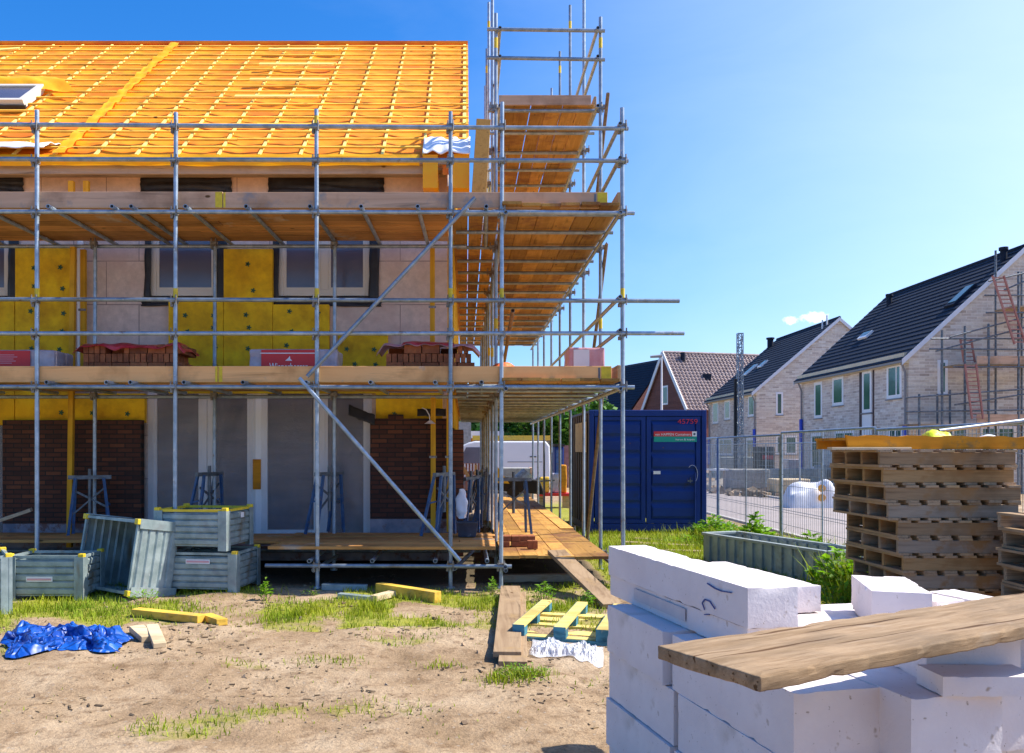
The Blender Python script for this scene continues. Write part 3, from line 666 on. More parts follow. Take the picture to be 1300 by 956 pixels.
# toe boards
def toe(x0, x1, z0, z1, mat, y=9.60, name='toe_board'):
    return B().box((x0, y - .02, z0), (x1, y + .018, z1)).build(name, mat, sc, bevel=.004)
for (a, c, py0, py1, mt) in ((-250, 277, 465, 485.5, m_toe), (277.6, 776, 465, 485.5, m_toe), (-250, 283, 244, 264.5, m_toe_grey), (283.6, 771, 244.6, 264.5, m_toe_grey)):
    t_ = toe(PX(a, 9.6), PX(c, 9.6), PZ(py1, 9.6), PZ(py0, 9.6), mt)
    for (ya, yb) in (((274, 276.9) if a < 0 else (278.3, 283),) if py0 > 400 else ((274, 282.9),) if a < 0 else ((284.3, 287),)):
        B().box((PX(ya, 9.6), 9.577, PZ(py1, 9.6) + .004), (PX(yb, 9.6), 9.5785, PZ(py0, 9.6) - .004)).build('painted_end', m_yellowband, t_)
    if c > 700: B().box((PX(c - 13, 9.6), 9.577, PZ(py1, 9.6) + .004), (PX(c - .6, 9.6), 9.5785, PZ(py0, 9.6) - .004)).build('painted_end', m_yellowband, t_); B().box((PX(c - 17, 9.6), 9.576, PZ(py1, 9.6) + .02), (PX(c - 14.5, 9.6), 9.5785, PZ(py0, 9.6) - .02)).build('end_staple', m_grey_metal, t_)
for z in (2.40, 4.42):
    B().box((1.775, 9.66, z), (1.81, YE, z + .19)).build('toe_board', m_toey, sc, bevel=.004)
B().box((1.755, 11.3, 6.28), (1.79, YO + BAY * 6, 6.43)).build('toe_board', m_toey, sc, bevel=.004)
B().box((.45, 11.19, 6.265), (1.7, 11.215, 6.40)).build('toe_board', m_toe_grey, sc, bevel=.004)
# boards standing up against the inner side of the gable scaffold
t = thing('leaning_plank', 'wide scaffold plank standing upright on the upper platform beside the gable', 'plank', (PX(612, 10.7), 10.75, 4.45))
b = B(); b.bar(P3(608, 245, 10.75), P3(614, 152, 10.95), .19, .04, (0, 1, 0)); b.build('plank', m_decky, t, bevel=.004)
# =================================================================== THINGS ON THE DECKS
def brick_pack(loc, w, d, layers, label, film=True, tilt=0):
    t = thing('brick_pack', label, 'bricks', loc, 'brick packs on the lower platform')
    rr = random.Random(int(loc[0] * 100)); b = B()
    for L in range(layers):
        x = -w / 2
        while x < w / 2 - .05:
            if L % 2 == 0 or rr.random() < .35: bw = .065
            else: bw = .21
            zz = L * .105 if L < 3 else L * .105
            for yy in range(3):
                y = -d / 2 + yy * d / 3 + rr.uniform(-.006, .006)
                if L == layers - 1 and rr.random() < .12: continue
                b.box((loc[0] + x + .003, loc[1] + y, loc[2] + zz + .02), (loc[0] + x + bw - .003, loc[1] + y + d / 3 - .008, loc[2] + zz + .02 + .1 + rr.uniform(-.003, .003)))
            x += bw + rr.uniform(.001, .008)
    b.build('bricks', m_bricks_orange, t)
    if film:
        top = loc[2] + layers * .105 + .035
        def fn(u, v):
            e = abs(u * 2 - 1); return (loc[0] + (u - .5) * (w + .22) , loc[1] + (v - .5) * (d + .1), top + .03 * noise.noise(Vector((u * 7, v * 3, loc[0]))) + .05 * math.sin(u * 5 + loc[0]) * .4 - (.10 * max(0, e - .86) / .14) - (.09 * max(0, (1 - v) - .85) / .15) * (.5 + .5 * noise.noise(Vector((u * 9, 1, 1)))))
        g = B(); g.grid(fn, 46, 14); o = g.build('shrink_film', m_film_red if tilt == 0 else m_film_pink, t, fix=False); o.modifiers.new('t', 'SOLIDIFY').thickness = .004
        g = B(); g.grid(lambda u, v: (lambda q: (q[0] , q[1], q[2] + .012))(fn(.25 + u * .5, v * .6)), 30, 8); o = g.build('film_patch', m_film_red, t, 'bright red printed part of the film', fix=False); o.modifiers.new('t', 'SOLIDIFY').thickness = .003
    return t
YD = 10.2
zd = 2.425
brick_pack((PX(175, YD), YD, zd), 1.12, .5, 4, 'open stack of red bricks under red film, between the first two standards')
brick_pack((PX(545, YD), YD, zd), 1.02, .5, 4, 'open stack of red bricks under pink and red film, beside the fourth standard', tilt=1)
def wrapped(px0, px1, pyt, y, label, name='wrapped_brick_pack', red=None, mat=m_film_grey):
    x0, x1 = PX(px0, y), PX(px1, y); zt = PZ(pyt, y)
    t = thing(name, label, 'bricks', ((x0 + x1) / 2, y, zd), 'wrapped packs on the lower platform')
    b = B(); b.box((x0, y, zd), (x1, y + .5, zt)); o = b.build('film_wrap', mat, t, bevel=.02)
    roughen(o, .008, 6, 3)
    if red:
        r0, r1 = PX(red[0], y), PX(red[1], y); l = B().box((r0, y - .014, zd + .0), (r1, y - .011, zt - .012)).build('red_label', m_label_red, t)
        return t, l, zt, y - .016
    return t, None, zt, y
t, l, zt, yy = wrapped(316, 428, 443, 9.95, 'grey wrapped brick pack with a red label, left of the third front standard', red=(332, 404))
text_mesh('label_text', 'Wienerberger', .12, m_white_paint, l, (PX(342, yy), yy, PZ(469.5, yy)), width=.46)
B().poly([(PX(362, yy), yy - .001, PZ(458, yy)), (PX(371, yy), yy - .001, PZ(458, yy)), (PX(368.5, yy), yy - .001, PZ(455.5, yy)), (PX(368, yy), yy - .001, PZ(452, yy)), (PX(365, yy), yy - .001, PZ(455.5, yy))], (0, .002, 0)).build('emblem', m_white_paint, l)
B().box((PX(330, yy), yy - .001, PZ(449, yy)), (PX(403, yy), yy + .0015, PZ(447.8, yy))).build('label_line', m_white_paint, l)
t, l, zt, yy = wrapped(-70, 69, 444, 9.95, 'long wrapped brick pack with plain red side, cut by the left photo edge', red=(-60, 39))
for i, ww in enumerate((18, 22, 17, 20, 15)):
    B().box((PX(-5, yy), yy - .001, PZ(451 + i * 2.6, yy)), (PX(ww, yy), yy + .0015, PZ(450.2 + i * 2.6, yy))).build('label_line', m_label_faint, l)
t, l, zt, yy = wrapped(722, 768, 441, 10.0, 'small brick pack in pinkish film at the outer corner of the scaffold', mat=m_film_pink)
B().box((PX(728, yy), yy - .016, zd + .02), (PX(748, yy), yy - .011, zt - .03)).build('label', m_label_white, t)
t = thing('orange_sack', 'crumpled orange plastic sack behind the toe board beside the corner standard', 'sack', (PX(640, 10), 10, zd))
b = B(); b.grid(lambda u, v: (PX(618, 10) + .42 * u, 9.85 + .35 * v, zd + .02 + max(0, abs(math.sin(u * 3.14)) ** .4 * abs(math.sin(v * 3.14)) ** .4) * (.21 + .06 * noise.noise(Vector((u * 5, v * 4, 2))))), 24, 16)
b.build('sack_body', m_orange_net, t, fix=False)

# orange stained gauge posts
for (px, Y, z0, z1, lab) in ((88.5, 11.02, .3, 4.3, 'orange stained post standing in front of the left brick panel'), (106, 11.16, 2.45, 4.3, 'orange stained post beside the white pipe on the upper floor'), (550, 11.06, .5, 2.3, 'orange stained post in front of the right brick panel'), (549, 11.1, 2.45, 4.35, 'orange stained post at the right corner of the upper floor'), (570, 11.1, .5, 2.3, 'orange stained post at the ground floor corner of the gable')):
    x = PX(px, Y); t = thing('gauge_post', lab, 'post', (x, Y, z0), 'orange gauge posts')
    B().bar((x, Y, z0), (x + (.05 if px == 88.5 else 0), Y, z1), .065, .065, (0, 1, 0)).build('post', m_orange_timber, t, bevel=.003)
    B().box((x - .05, Y - .045, z0 + (z1 - z0) * .55), (x + .05, Y - .036, z0 + (z1 - z0) * .55 + .03)).build('clamp', m_coupler, t)
t = thing('drainpipe', 'white plastic pipe standing against the upper wall', 'pipe', (PX(100, 11.25), 11.25, 2.6))
B().tube((PX(100, 11.25), 11.3, 2.6), (PX(100, 11.25), 11.3, 5.1), .04, 12).build('pipe', m_white_frame, t)

# blue builder's trestles
def trestle(name='trestle'):
    t = thing(name, '', 'trestle', (0, 0, 0), 'adjustable bricklaying trestles')
    for s in (-1, 1):
        l = B(); l.bar((s * .17, -.05, .78), (s * .26, -.02, 0), .035, .03, (0, 1, 0)); l.bar((s * .17, .05, .78), (s * .22, .22, 0), .035, .03, (0, 1, 0)); l.bar((s * .21, .0, .45), (s * .235, .12, .42), .02, .02)
        l.build('leg', m_trestle, t)
    c = B(); c.bar((-.26, 0, .79), (.26, 0, .79), .05, .05); c.build('crossbar', m_grey_metal, t)
    c = B(); c.bar((-.19, 0, .62), (.2, 0, .40), .025, .02, (0, 1, 0)); c.bar((.19, 0, .66), (-.21, 0, .30), .02, .02, (0, 1, 0)); c.tube((0, .0, .3), (0, .0, .9), .022, 8); c.build('strut', m_grey_metal, t)
    return t
t0 = trestle(); first = True
specs = [(114, 10.85, .35, 'blue trestle standing before the left brick panel', .45), (266, 10.9, 1.2, 'narrow folded trestle seen edge on above the stacked bins', .49), (418, 10.95, 1.0, 'blue trestle leaning by the white glazed door', .49), (564, 10.75, 1.1, 'blue trestle at the brick corner beside the diagonal brace', .49),
         (606, 12.5, 1.4, 'nearest trestle in the row inside the gable walkway', .4), (618, 14.2, 1.5, 'second trestle in the row inside the gable walkway', .4), (613, 16.2, 1.45, 'third trestle in the row inside the gable walkway', .4), (652, 12.0, .1, 'dark trestle standing across the gable walkway', .38), (598, 11.8, 1.2, 'trestle tucked behind the corner of the gable', .4)]
for (px, Y, rz, lab, z) in specs:
    loc = (PX(px, Y), Y, z)
    if first: t0.location = loc; t0.rotation_euler = (0, 0, rz); t0['label'] = lab; first = False
    else: copy_tree(t0, loc, rz, lab)
# tub, loose bricks, hanging bag, black flashing on the brick
t = thing('mortar_tub', 'black mortar tub on the platform by the brick corner', 'tub', (PX(593, 10.6), 10.6, .485))
b = B(); x, y, z = PX(593, 10.6), 10.6, .49
lo_, hi_ = [(-.11, -.09), (.11, -.09), (.11, .09), (-.11, .09)], [(-.14, -.12), (.14, -.12), (.14, .12), (-.14, .12)]
b.add([(x + p[0], y + p[1], z) for p in lo_] + [(x + p[0], y + p[1], z + .19) for p in hi_] + [(x + p[0] * .88, y + p[1] * .88, z + .19) for p in hi_] + [(x + p[0] * .88, y + p[1] * .88, z + .02) for p in lo_],
      [(0, 3, 2, 1)] + [(i, (i+1)%4, 4+(i+1)%4, 4+i) for i in range(4)] + [(4+i, 4+(i+1)%4, 8+(i+1)%4, 8+i) for i in range(4)] + [(8+i, 8+(i+1)%4, 12+(i+1)%4, 12+i) for i in range(4)] + [(12, 13, 14, 15)])
b.build('tub_shell', m_mortar_tub, t, bevel=.006); B().bar((x - .14, y - .13, z + .185), (x + .14, y - .13, z + .185), .02, .018).build('rim', m_mortar_tub, t)
rr = random.Random(4)
k = 0
for (dx, dy, L) in ((0, 0, 0), (.11, .0, 0), (.22, .02, 0), (0, .0, 1), (.11, .01, 1), (.22, .01, 1), (-.14, -.02, 0), (.2, -.25, 0), (.27, -.25, 0), (-.12, .0, 1)):
    x = PX(653, 10.2) - .02 + dx * .9; y = 10.4 + dy; z = .382 + L * .067
    up = k in (7, 8)
    b = B(); b.box((x, y, z), (x + (.062 if up else .098), y + (.1 if up else .205), z + (.1 if up else .063)))
    o = b.build('loose_brick', m_bricks_orange, None, bevel=.003, at=(x, y, z))
    tag(o, ['front left brick of the small orange pile on the walkway', 'middle brick in the lower layer of the orange pile on the walkway', 'right brick in the lower layer of the orange pile on the walkway', 'upper left brick of the orange pile on the walkway', 'upper middle brick of the orange pile on the walkway', 'upper right brick of the orange pile on the walkway', 'brick lying left against the orange pile on the walkway', 'left of two upright bricks in front of the orange pile', 'right of two upright bricks in front of the orange pile', 'brick on top at the far left of the orange pile'][k], 'brick', 'loose bricks on the walkway'); k += 1
t = thing('plastic_bag', 'white plastic bag hanging at the gable corner above the mortar tub', 'bag', (PX(586, 10.9), 10.9, .72))
b = B(); b.grid(lambda u, v: (PX(586, 10.9) + (.05 + .045 * math.sin(v * 2.6)) * math.cos(u * 6.28) * (1 - .6 * v * v) + .01 * noise.noise(Vector((u * 8, v * 5, 0))), 10.9 + .05 * math.sin(u * 6.28) * (1 - .6 * v * v), .70 + .38 * v), 18, 12)
b.v = [(q[0] + .03 * noise.noise(Vector(q) * 11), q[1] + .03 * noise.noise(Vector(q) * 13), q[2] + .02 * noise.noise(Vector(q) * 9)) for q in b.v]; b.build('bag_body', m_whitefilm, t, fix=False)
def flopped(px0, py0, px1, py1, Y, w, label):
    t = thing('black_flashing', label, 'flashing', P3((px0 + px1) / 2, (py0 + py1) / 2, Y), 'loose black flashing strips')
    p, q = P3(px0, py0, Y), P3(px1, py1, Y)
    b = B(); b.grid(lambda u, v: p.lerp(q, u) + Vector((0, -.05 * math.sin(u * 3) - .03 * v, -w * v + .02 * noise.noise(Vector((u * 6, v * 3, px0))))), 16, 6)
    o = b.build('strip', m_black_film, t, fix=False); o.modifiers.new('t', 'SOLIDIFY').thickness = .006
flopped(443, 514, 476, 527, 11.13, .14, 'black flashing strip sticking out over the right glazed panel')
flopped(530, 519, 566, 519, 11.13, .10, 'black flashing strip curling above the right brick panel')
t = thing('site_lamp', 'small white lamp on a bent cable above the right brick panel', 'lamp', P3(545, 528, 11.0))
b = B(); pts = [P3(536, 518, 11.05), P3(541, 520, 11.0), P3(545, 527, 10.97), P3(546, 535, 10.95)]
for i in range(3): b.tube(pts[i], pts[i+1], .007, 6)
b.build('cable', m_whitefilm, t); B().tube(P3(546, 534, 10.95), P3(546, 538, 10.95), .02, 12, r2=.075).build('shade', m_whitefilm, t)
# plank at the left edge on the low platform
t = thing('plank', 'single plank poking in at the left edge of the photo above the bins', 'plank', P3(0, 655, 10), 'loose planks')
B().bar(P3(-60, 681, 10.0), P3(40, 647, 10.3), .2, .04).build('board', m_old_x, t, bevel=.004)

# =================================================================== BINS
def make_bin(name, label, L, D, H, matrix, rim=True, mat=m_bin, group='galvanised stacking bins', tag_=True, base=None, stickers=()):
    """open steel stacking bin, long side along local x, origin at the bottom centre"""
    loc = matrix.translation if base is None else Vector(base)
    t = thing(name, label, 'bin', loc, group)
    def P(pts): return [matrix @ Vector(p) for p in pts]
    def side(p0, p1, out, nm='side_panel'):
        # horizontally ribbed panel
        p0, p1, out = Vector(p0), Vector(p1), Vector(out); b = B(); n = 5
        prof = []; z0, z1 = .06, H - .03
        for i in range(n):
            a = z0 + (z1 - z0) * i / n; e = z0 + (z1 - z0) * (i + 1) / n; hh = e - a
            prof += [(a + .0, 0), (a + hh * .16, .018), (a + hh * .78, .018), (a + hh * .94, 0)]
        prof.append((z1, 0))
        vs = []
        for th in (0, -.004):
            for p in (p0, p1):
                for (z, o) in prof: vs.append(p + out * (o + th) + Vector((0, 0, z)))
        m = len(prof); fs = []
        for th in (0, 2 * m):
            for i in range(m - 1): fs.append((th + i, th + m + i, th + m + i + 1, th + i + 1))
        b.add([matrix @ v for v in vs], fs); b.build(nm, mat, t)
    x, y = L / 2, D / 2
    side((-x, -y, 0), (x, -y, 0), (0, -1, 0)); side((x, y, 0), (-x, y, 0), (0, 1, 0)); side((x, -y, 0), (x, y, 0), (1, 0, 0)); side((-x, y, 0), (-x, -y, 0), (-1, 0, 0))
    b = B(); b.box((-x, -y, .045), (x, y, .06), matrix); b.build('floor', mat, t)
    for sx in (-1, 1):
        for sy in (-1, 1):
            b = B(); cx, cy = sx * x, sy * y
            b.box((min(cx, cx + sx * .03), cy + (0 if sy > 0 else -.035), .0), (max(cx, cx + sx * .03) , cy + (.035 if sy > 0 else 0), H), matrix)
            b.box((cx - (.07 if sx > 0 else -.0), min(cy + sy * .0235, cy + sy * .032), 0), (cx + (.0 if sx > 0 else .07), max(cy + sy * .0235, cy + sy * .032), H), matrix)
            b.box((min(cx + sx * .0235, cx + sx * .032), cy - (.07 if sy > 0 else 0), 0), (max(cx + sx * .0235, cx + sx * .032), cy + (.07 if sy < 0 else 0), H - .001), matrix)
            b.build('corner_post', mat, t)
    b = B(); r = .02
    for p, q in (((-x, -y, H), (x, -y, H)), ((x, -y, H), (x, y, H)), ((x, y, H), (-x, y, H)), ((-x, y, H), (-x, -y, H))):
        b.bar(matrix @ Vector(p), matrix @ Vector(q), .03, .028, matrix.to_3x3() @ Vector((0, 0, 1)))
    b.build('rim', m_bin_yellow if rim else mat, t)
    for sx in (-1, 1):
        for sy in (-1, 1): c = B().box((sx * x - .03, sy * y - .03, H - .01), (sx * x + .03, sy * y + .03, H + .035), matrix); c.build('stacking_corner', m_bin_yellow, t, bevel=.006)
    for (a, z, w, h, mt, face) in stickers:
        if face == 'f': k_ = .003 if mt is m_label_faint else 0; c = B().box((a, -y - .026 - k_, z), (a + w, -y - .0235 - k_, z + h), matrix)
        else: c = B().box((x + .0235, a, z), (x + .026, a + w, z + h), matrix)
        c.build('sticker', mt, t)
    return t
def mat_at(x, y, z, rz): return Matrix.Translation((x, y, z)) @ Matrix.Rotation(rz, 4, 'Z')
# two stacked bins
c = PG(257, 758); 
L_, D_, H_ = .86, .66, .44
L_ = .80; bx, by = PX(308, 9.2) - L_ / 2 - .03, 9.53
make_bin('stacking_bin', 'lower bin of the stack of two, beside the tipped over bin', L_, D_, H_, mat_at(bx, by, gz(bx, by), R(-7)), mat=m_bin, stickers=((-.16, .33, .28, .05, m_label_white, 'f'), (-.15, .345, .26, .02, m_label_faint, 'f')), rim=False)
make_bin('stacking_bin', 'upper bin with yellow rim on the stack of two', L_, D_, H_, mat_at(bx - .085, by - .02, gz(bx, by) + H_ + .04, R(-9)), stickers=((.02, .34, .09, .06, m_label_white, 'r'),))
make_bin('stacking_bin', 'low blue grey bin on the grass left of the tipped over bin', .76, .45, .46, mat_at(-4.45, 9.0, gz(-4.6, 9.0), R(0)), stickers=((-.2, .20, .28, .055, m_label_white, 'f'), (-.19, .215, .26, .02, m_label_faint, 'f')), rim=False)
make_bin('stacking_bin', 'grey bin cut off by the left edge of the photo with a yellow corner', .86, .6, .56, Matrix.Translation(Vector((PX(11, 8.05), 8.05, gz(-4.8, 8.2)))) @ Matrix.Rotation(R(34), 4, 'Z') @ Matrix.Translation((-.43, .3, 0)), rim=False)
# tipped over bin
P0 = P3(163, 751, 8.75); v = Vector((.10, .12, .98)).normalized(); d_ = Vector((.54, .83, -.12)).normalized(); d_ = (d_ - v * d_.dot(v)).normalized(); w_ = v.cross(d_)
Lb, Db, Hb = .94, .76, .58
m3 = Matrix((-w_, v, -d_)).transposed(); mt_ = m3.to_4x4(); mt_.translation = P0 - m3 @ Vector((Lb / 2, -Db / 2, Hb))
low = min((mt_ @ Vector((a * Lb / 2, b_ * Db / 2, c_))).z for a in (-1, 1) for b_ in (-1, 1) for c_ in (0, Hb))
mt_.translation.z += min(.05, max(-.05, gz(-3.6, 9) - low - .03))
make_bin('stacking_bin', 'tipped over bin lying open on the grass, its sunlit side facing right', Lb, Db, Hb, mt_, mat=m_bin, rim=False, base=(-3.7, 9.0, 0))

# trough bin right behind the white blocks
t = thing('steel_trough', 'long dull steel trough with upright ribs in front of the mesh fence', 'trough', (3.8, 10.6, -.1))
A0, A1 = Vector((PX(893, 11.7), 11.7, 0)), Vector((PX(1050, 9.55), 9.55, 0)); dr = (A1 - A0).normalized(); pr = Vector((-dr.y, dr.x, 0)) * -1
if pr.x < 0: pr = -pr
zt, zb = .40, gz(4, 10.5) - .02; Lr = (A1 - A0).length
b = B()
for i in range(26):
    a = Lr * i / 26; e = Lr * (i + 1) / 26; o_ = -.03 if i % 2 else 0
    for off in (0, .55):
        p = A0 + dr * (a + .002) + pr * (o_ + off); q = A0 + dr * (e - .002) + pr * (o_ + off)
        b.poly([p + Vector((0, 0, zb)), q + Vector((0, 0, zb)), q + Vector((0, 0, zt)), p + Vector((0, 0, zt))], pr * .035)
for q in (A0, A1): b.poly([q + Vector((0, 0, zb)), q + pr * .6 + Vector((0, 0, zb)), q + pr * .6 + Vector((0, 0, zt)), q + Vector((0, 0, zt))], dr * .012)
b.box((0, 0, 0), (Lr, .55, .03), Matrix((dr, pr, Vector((0, 0, 1)))).transposed().to_4x4() if False else Matrix.Translation(A0 + Vector((0, 0, zb + .05))) @ Matrix((dr, pr, Vector((0, 0, 1)))).transposed().to_4x4())
b.build('trough_body', m_bin_dull, t)
b = B(); zr = Vector((0, 0, zt + .015))
for p, q in ((A0, A1), (A0 + pr * .58, A1 + pr * .58), (A0, A0 + pr * .58), (A1, A1 + pr * .58)): b.bar(p + zr, q + zr, .07, .035)
b.build('rim', m_bin_dull, t, bevel=.005)

# =================================================================== BLUE TARP, BOARDS, PALLET
t = thing('blue_tarpaulin', 'crumpled bright blue tarpaulin lying on the sand at the lower left', 'tarpaulin', PG(85, 825))
g0, g1, g2, g3 = PG(6, 836), PG(135, 842), PG(168, 812), PG(14, 806)
def tarp(u, v):
    p = g0.lerp(g1, u).lerp(g3.lerp(g2, u), v)
    n = noise.noise; q = Vector((u * 3.2 + 2 + v, v * 2.6 - u * 1.5, 1))
    rg = lambda k, o: max(0, 1 - abs(n(q * k + Vector((o, 0, 0)))) * 2.2)
    h = .03 + .055 * rg(1, 0) + .03 * rg(1.9, 5) + .014 * rg(4.0, 9) + .003 * n(q * 14) + .02 * n(q * .8)
    if u > .36: p = p + (g3.lerp(g2, u) - p) * .35 * min(1, (u - .36) * 5) * (1 - v)
    e = min(u, 1 - u, v * .8, (1 - v) * .8) * 9; h = max(h * min(1, .25 + e), .012)
    p = p + Vector((.10 * n(Vector((u * 4, v * 3, 7))), .22 * n(Vector((u * 4, v * 3, 4))), 0))
    p.z = gz(p.x, p.y) + h * (1.15 if .25 < v < .9 else .8) * (.5 if (v < .45 and .35 < u < .8) else 1); return p
b = B(); b.grid(tarp, 220, 90); b.build('sheet', m_tarp, t, fix=False)
def ground_board(name, label, cat, p, q, w, h, mat, lift=0, group='loose timber on the ground', upv=(0, 0, 1)):
    p, q = Vector(p), Vector(q); p.z = gz(p.x, p.y) + h / 2 + lift; q.z = gz(q.x, q.y) + h / 2 + lift
    o = B().bar(p, q, w, h, upv).build(name, mat, None, bevel=.004, at=(p + q) / 2)
    # grain along its own length
    tag(o, label, cat, group); return o
ground_board('timber_beam', 'yellow beam on the grass below the stacked bins', 'beam', PG(172, 782), PG(256, 791), .11, .07, m_yellow_timber)
ground_board('timber_offcut', 'short yellow offcut at the right end of the yellow beam', 'offcut', PG(262, 786), PG(282, 797), .10, .06, m_yellow_timber)
ground_board('timber_offcut', 'pale offcut between the tarpaulin and the yellow beam, the left one of two', 'offcut', PG(173, 804), PG(189, 815), .12, .05, m_pale_timber)
ground_board('timber_offcut', 'pale offcut between the tarpaulin and the yellow beam, the right one of two', 'offcut', PG(193, 802), PG(203, 826), .10, .04, m_pale_timber)
ground_board('timber_beam', 'thick yellow beam at the edge of the shade below the door', 'beam', PG(481, 752), PG(556, 763), .11, .12, m_yellow_timber)
ground_board('timber_offcut', 'short pale offcut leaning on the thick yellow beam', 'offcut', PG(474, 762), PG(499, 756), .09, .06, m_pale_timber, .02)
ground_board('metal_profile', 'grey steel profile behind, under the platform left of the thick yellow beam', 'profile', PG(409, 748), PG(466, 748), .09, .07, m_bin)
ground_board('metal_profile', 'grey steel profile nearer the camera, its end under the pale offcut', 'profile', PG(430, 758), PG(478, 760), .09, .05, m_bin)
ground_board('scaffold_plank', 'weathered scaffold plank lying towards the camera left of the blue pallet', 'plank', PG(648, 754), PG(644, 838), .215, .045, m_old_y, .045)
ground_board('scaffold_plank', 'lower plank peeping out under the weathered plank left of the blue pallet', 'plank', PG(655, 756), PG(651, 846), .215, .04, m_old_y)
o = B().bar(P3(706, 700, 9.75), P3(778, 769, 8.35), .22, .045).build('ramp_plank', m_old_y, None, bevel=.004, at=(1.3, 9, .2)); tag(o, 'sloping plank leading from the grass up to the gable walkway', 'plank', 'loose timber on the ground')
for k, (a, c_, yy) in enumerate(((806, 870, 683), (812, 880, 692), (840, 900, 702), (790, 838, 690))):
    ground_board('old_board', ['topmost', 'second', 'lowest right', 'left'][k] + ' old board lying in the grass in front of the blue container', 'board', PG(a, yy, -.1), PG(c_, yy + 3, -.1), .18, .05, m_old_x)
ground_board('squared_timber', 'long squared timber lying under the near edge of the gable walkway', 'beam', PG(640, 739), PG(735, 741), .1, .09, m_old_x)
# blue and yellow pallet lying upside down
rot = R(-17); o_ = PG(651, 812, 0); base = Vector((o_.x, o_.y, gz(o_.x, o_.y)))
mp = Matrix.Translation(base) @ Matrix.Rotation(rot, 4, 'Z')
t = thing('wooden_pallet', 'blue and yellow pallet lying upside down on the grass', 'pallet', base)
b = B()
for k in range(5): b.box((0, .02 + k * .265, .0), (.8, .02 + k * .265 + .16, .02), mp)
b.build('deck_boards', m_pallet_yellow, t, bevel=.002)
b = B()
for k in range(3): b.box((.0, .03 + k * .475, .0205), (.8, .03 + k * .475 + .10, .042), mp)
b.build('cross_boards', m_pallet_yellow, t, bevel=.002)
for i, x in enumerate((0, .35, .7)):
    for j, y in enumerate((.0, .52, 1.08)): B().box((x + .003, y + .003, .0425), (x + .1, y + .12, .118), mp).build('block', m_pallet_blue, t, bevel=.003)
    s = B().box((x, -.004, .1185), (x + .10, 1.2, .14), mp).build('skid', m_pallet_yellow, t, bevel=.002)
    B().box((x - .001, -.006, .0425), (x + .101, -.0045, .14), mp).build('painted_end', m_pallet_blue, s)
    B().box((x - .003, -.004, .12), (x - .0005, 1.2, .139), mp).build('painted_edge', m_pallet_blue, s)
B().box((.0, -.012, .0), (.8, -.005, .042), mp).build('painted_front', m_pallet_blue, t)
t = thing('plastic_film', 'crumpled clear plastic film in front of the blue pallet', 'film', PG(720, 832))
g0, g1, g2, g3 = PG(672, 832), PG(766, 846), PG(766, 824), PG(676, 814)
def film(u, v):
    p = g0.lerp(g1, u).lerp(g3.lerp(g2, u), v); n = noise.noise; q = Vector((u * 5, v * 2, 11))
    e = min(u, 1 - u, v, 1 - v) * 6; p.y += .12 * n(q); p.z = gz(p.x, p.y) + max(.01, (.035 + .05 * n(q) + .035 * n(q * 3) + .022 * n(q * 9)) * min(1, e + .15)) * (1.3 - u * .5); return p
b = B(); b.grid(film, 80, 36, smooth=False); b.build('film_sheet', m_clear, t, fix=False)

# =================================================================== WHITE BLOCKS AND FOREGROUND PLANK
A = Vector((-.207, .978, 0)); Nn = Vector((.978, .207, 0))
def block(label, p, L, W, z1, h, mat=m_white_block, dirv=A, amp=.002, chips=.005, parts=()):
    """p: nearest left corner; runs L away along dirv, W to the right"""
    dv = Vector(dirv).normalized(); nv = Vector((dv.y, -dv.x, 0))
    m = Matrix((dv, -nv, Vector((0, 0, 1)))).transposed().to_4x4(); m.translation = Vector((p[0], p[1], z1 - h))
    b = B().box((0, -W, 0), (L, 0, h), m)
    o = b.build('sand_lime_block', mat, None, at=(p[0], p[1], z1 - h)); tag(o, label, 'block', 'white sand lime blocks')
    roughen(o, amp, 5, 5, chips)
    o.data.polygons.foreach_set('use_smooth', [True] * len(o.data.polygons)); 
    try: o.data.set_sharp_from_angle(angle=R(28))
    except Exception: pass
    return o, m
oA, mA = block('long white block on top of the pile, written on in blue pen', (1.0, 2.93), 1.31, .20, 1.11, .145)
def pen(pts, o, m, W=0):
    b = B()
    for i in range(len(pts) - 1):
        b.bar(m @ Vector(pts[i]), m @ Vector(pts[i+1]), .004, .004, (1, 0, 0))
    return b.build('pen_mark', m_pen, o)
# pen strokes sit on the long left face (local y=0 side)
yy = .0065
pen([(.28, yy, .118), (.22, yy, .108), (.17, yy, .106), (.10, yy, .112)], oA, mA)
pen([(.30 , yy, .012), (.32, yy, .035), (.30, yy, .052), (.26, yy, .052), (.22, yy, .03)], oA, mA)
oB, mB = block('long white block directly beneath the topmost written block', (1.005, 2.95), 1.29, .20, .962, .098)
b = B(); b.box((.46, .0062, .030), (.98, .0075, .082), mB); b.build('glue_smear', m_dirtmark, oB)
pen([(.30, yy, .09), (.26, yy, .098)], oB, mB)
zc = .862; hC = .22
block('white block at the far left corner of the upper course', (.80, 3.36), .60, .30, zc, hC)
block('white block in the upper course whose near end slips under the plank', (1.00, 2.52), .82, .30, zc - .004, hC)
n = 0
names = ['left', 'second from left', 'third from left', 'fourth from left', 'right', 'far right']
for i in range(5):
    p = Vector((1.115 + i * .335, 3.40 - i * .02, 0))
    block(names[i] + ' block of the flat white top course behind the plank', (p.x, p.y), .62, .325, zc - .003 * i, hC)
for i in range(5):
    p = Vector((1.32 + i * .335, 2.45 + .17 * i, 0)); 
    block(names[i] + ' block of the course carrying the foreground plank', (p.x, p.y), .80, .322, zc - .002 * i, hC)
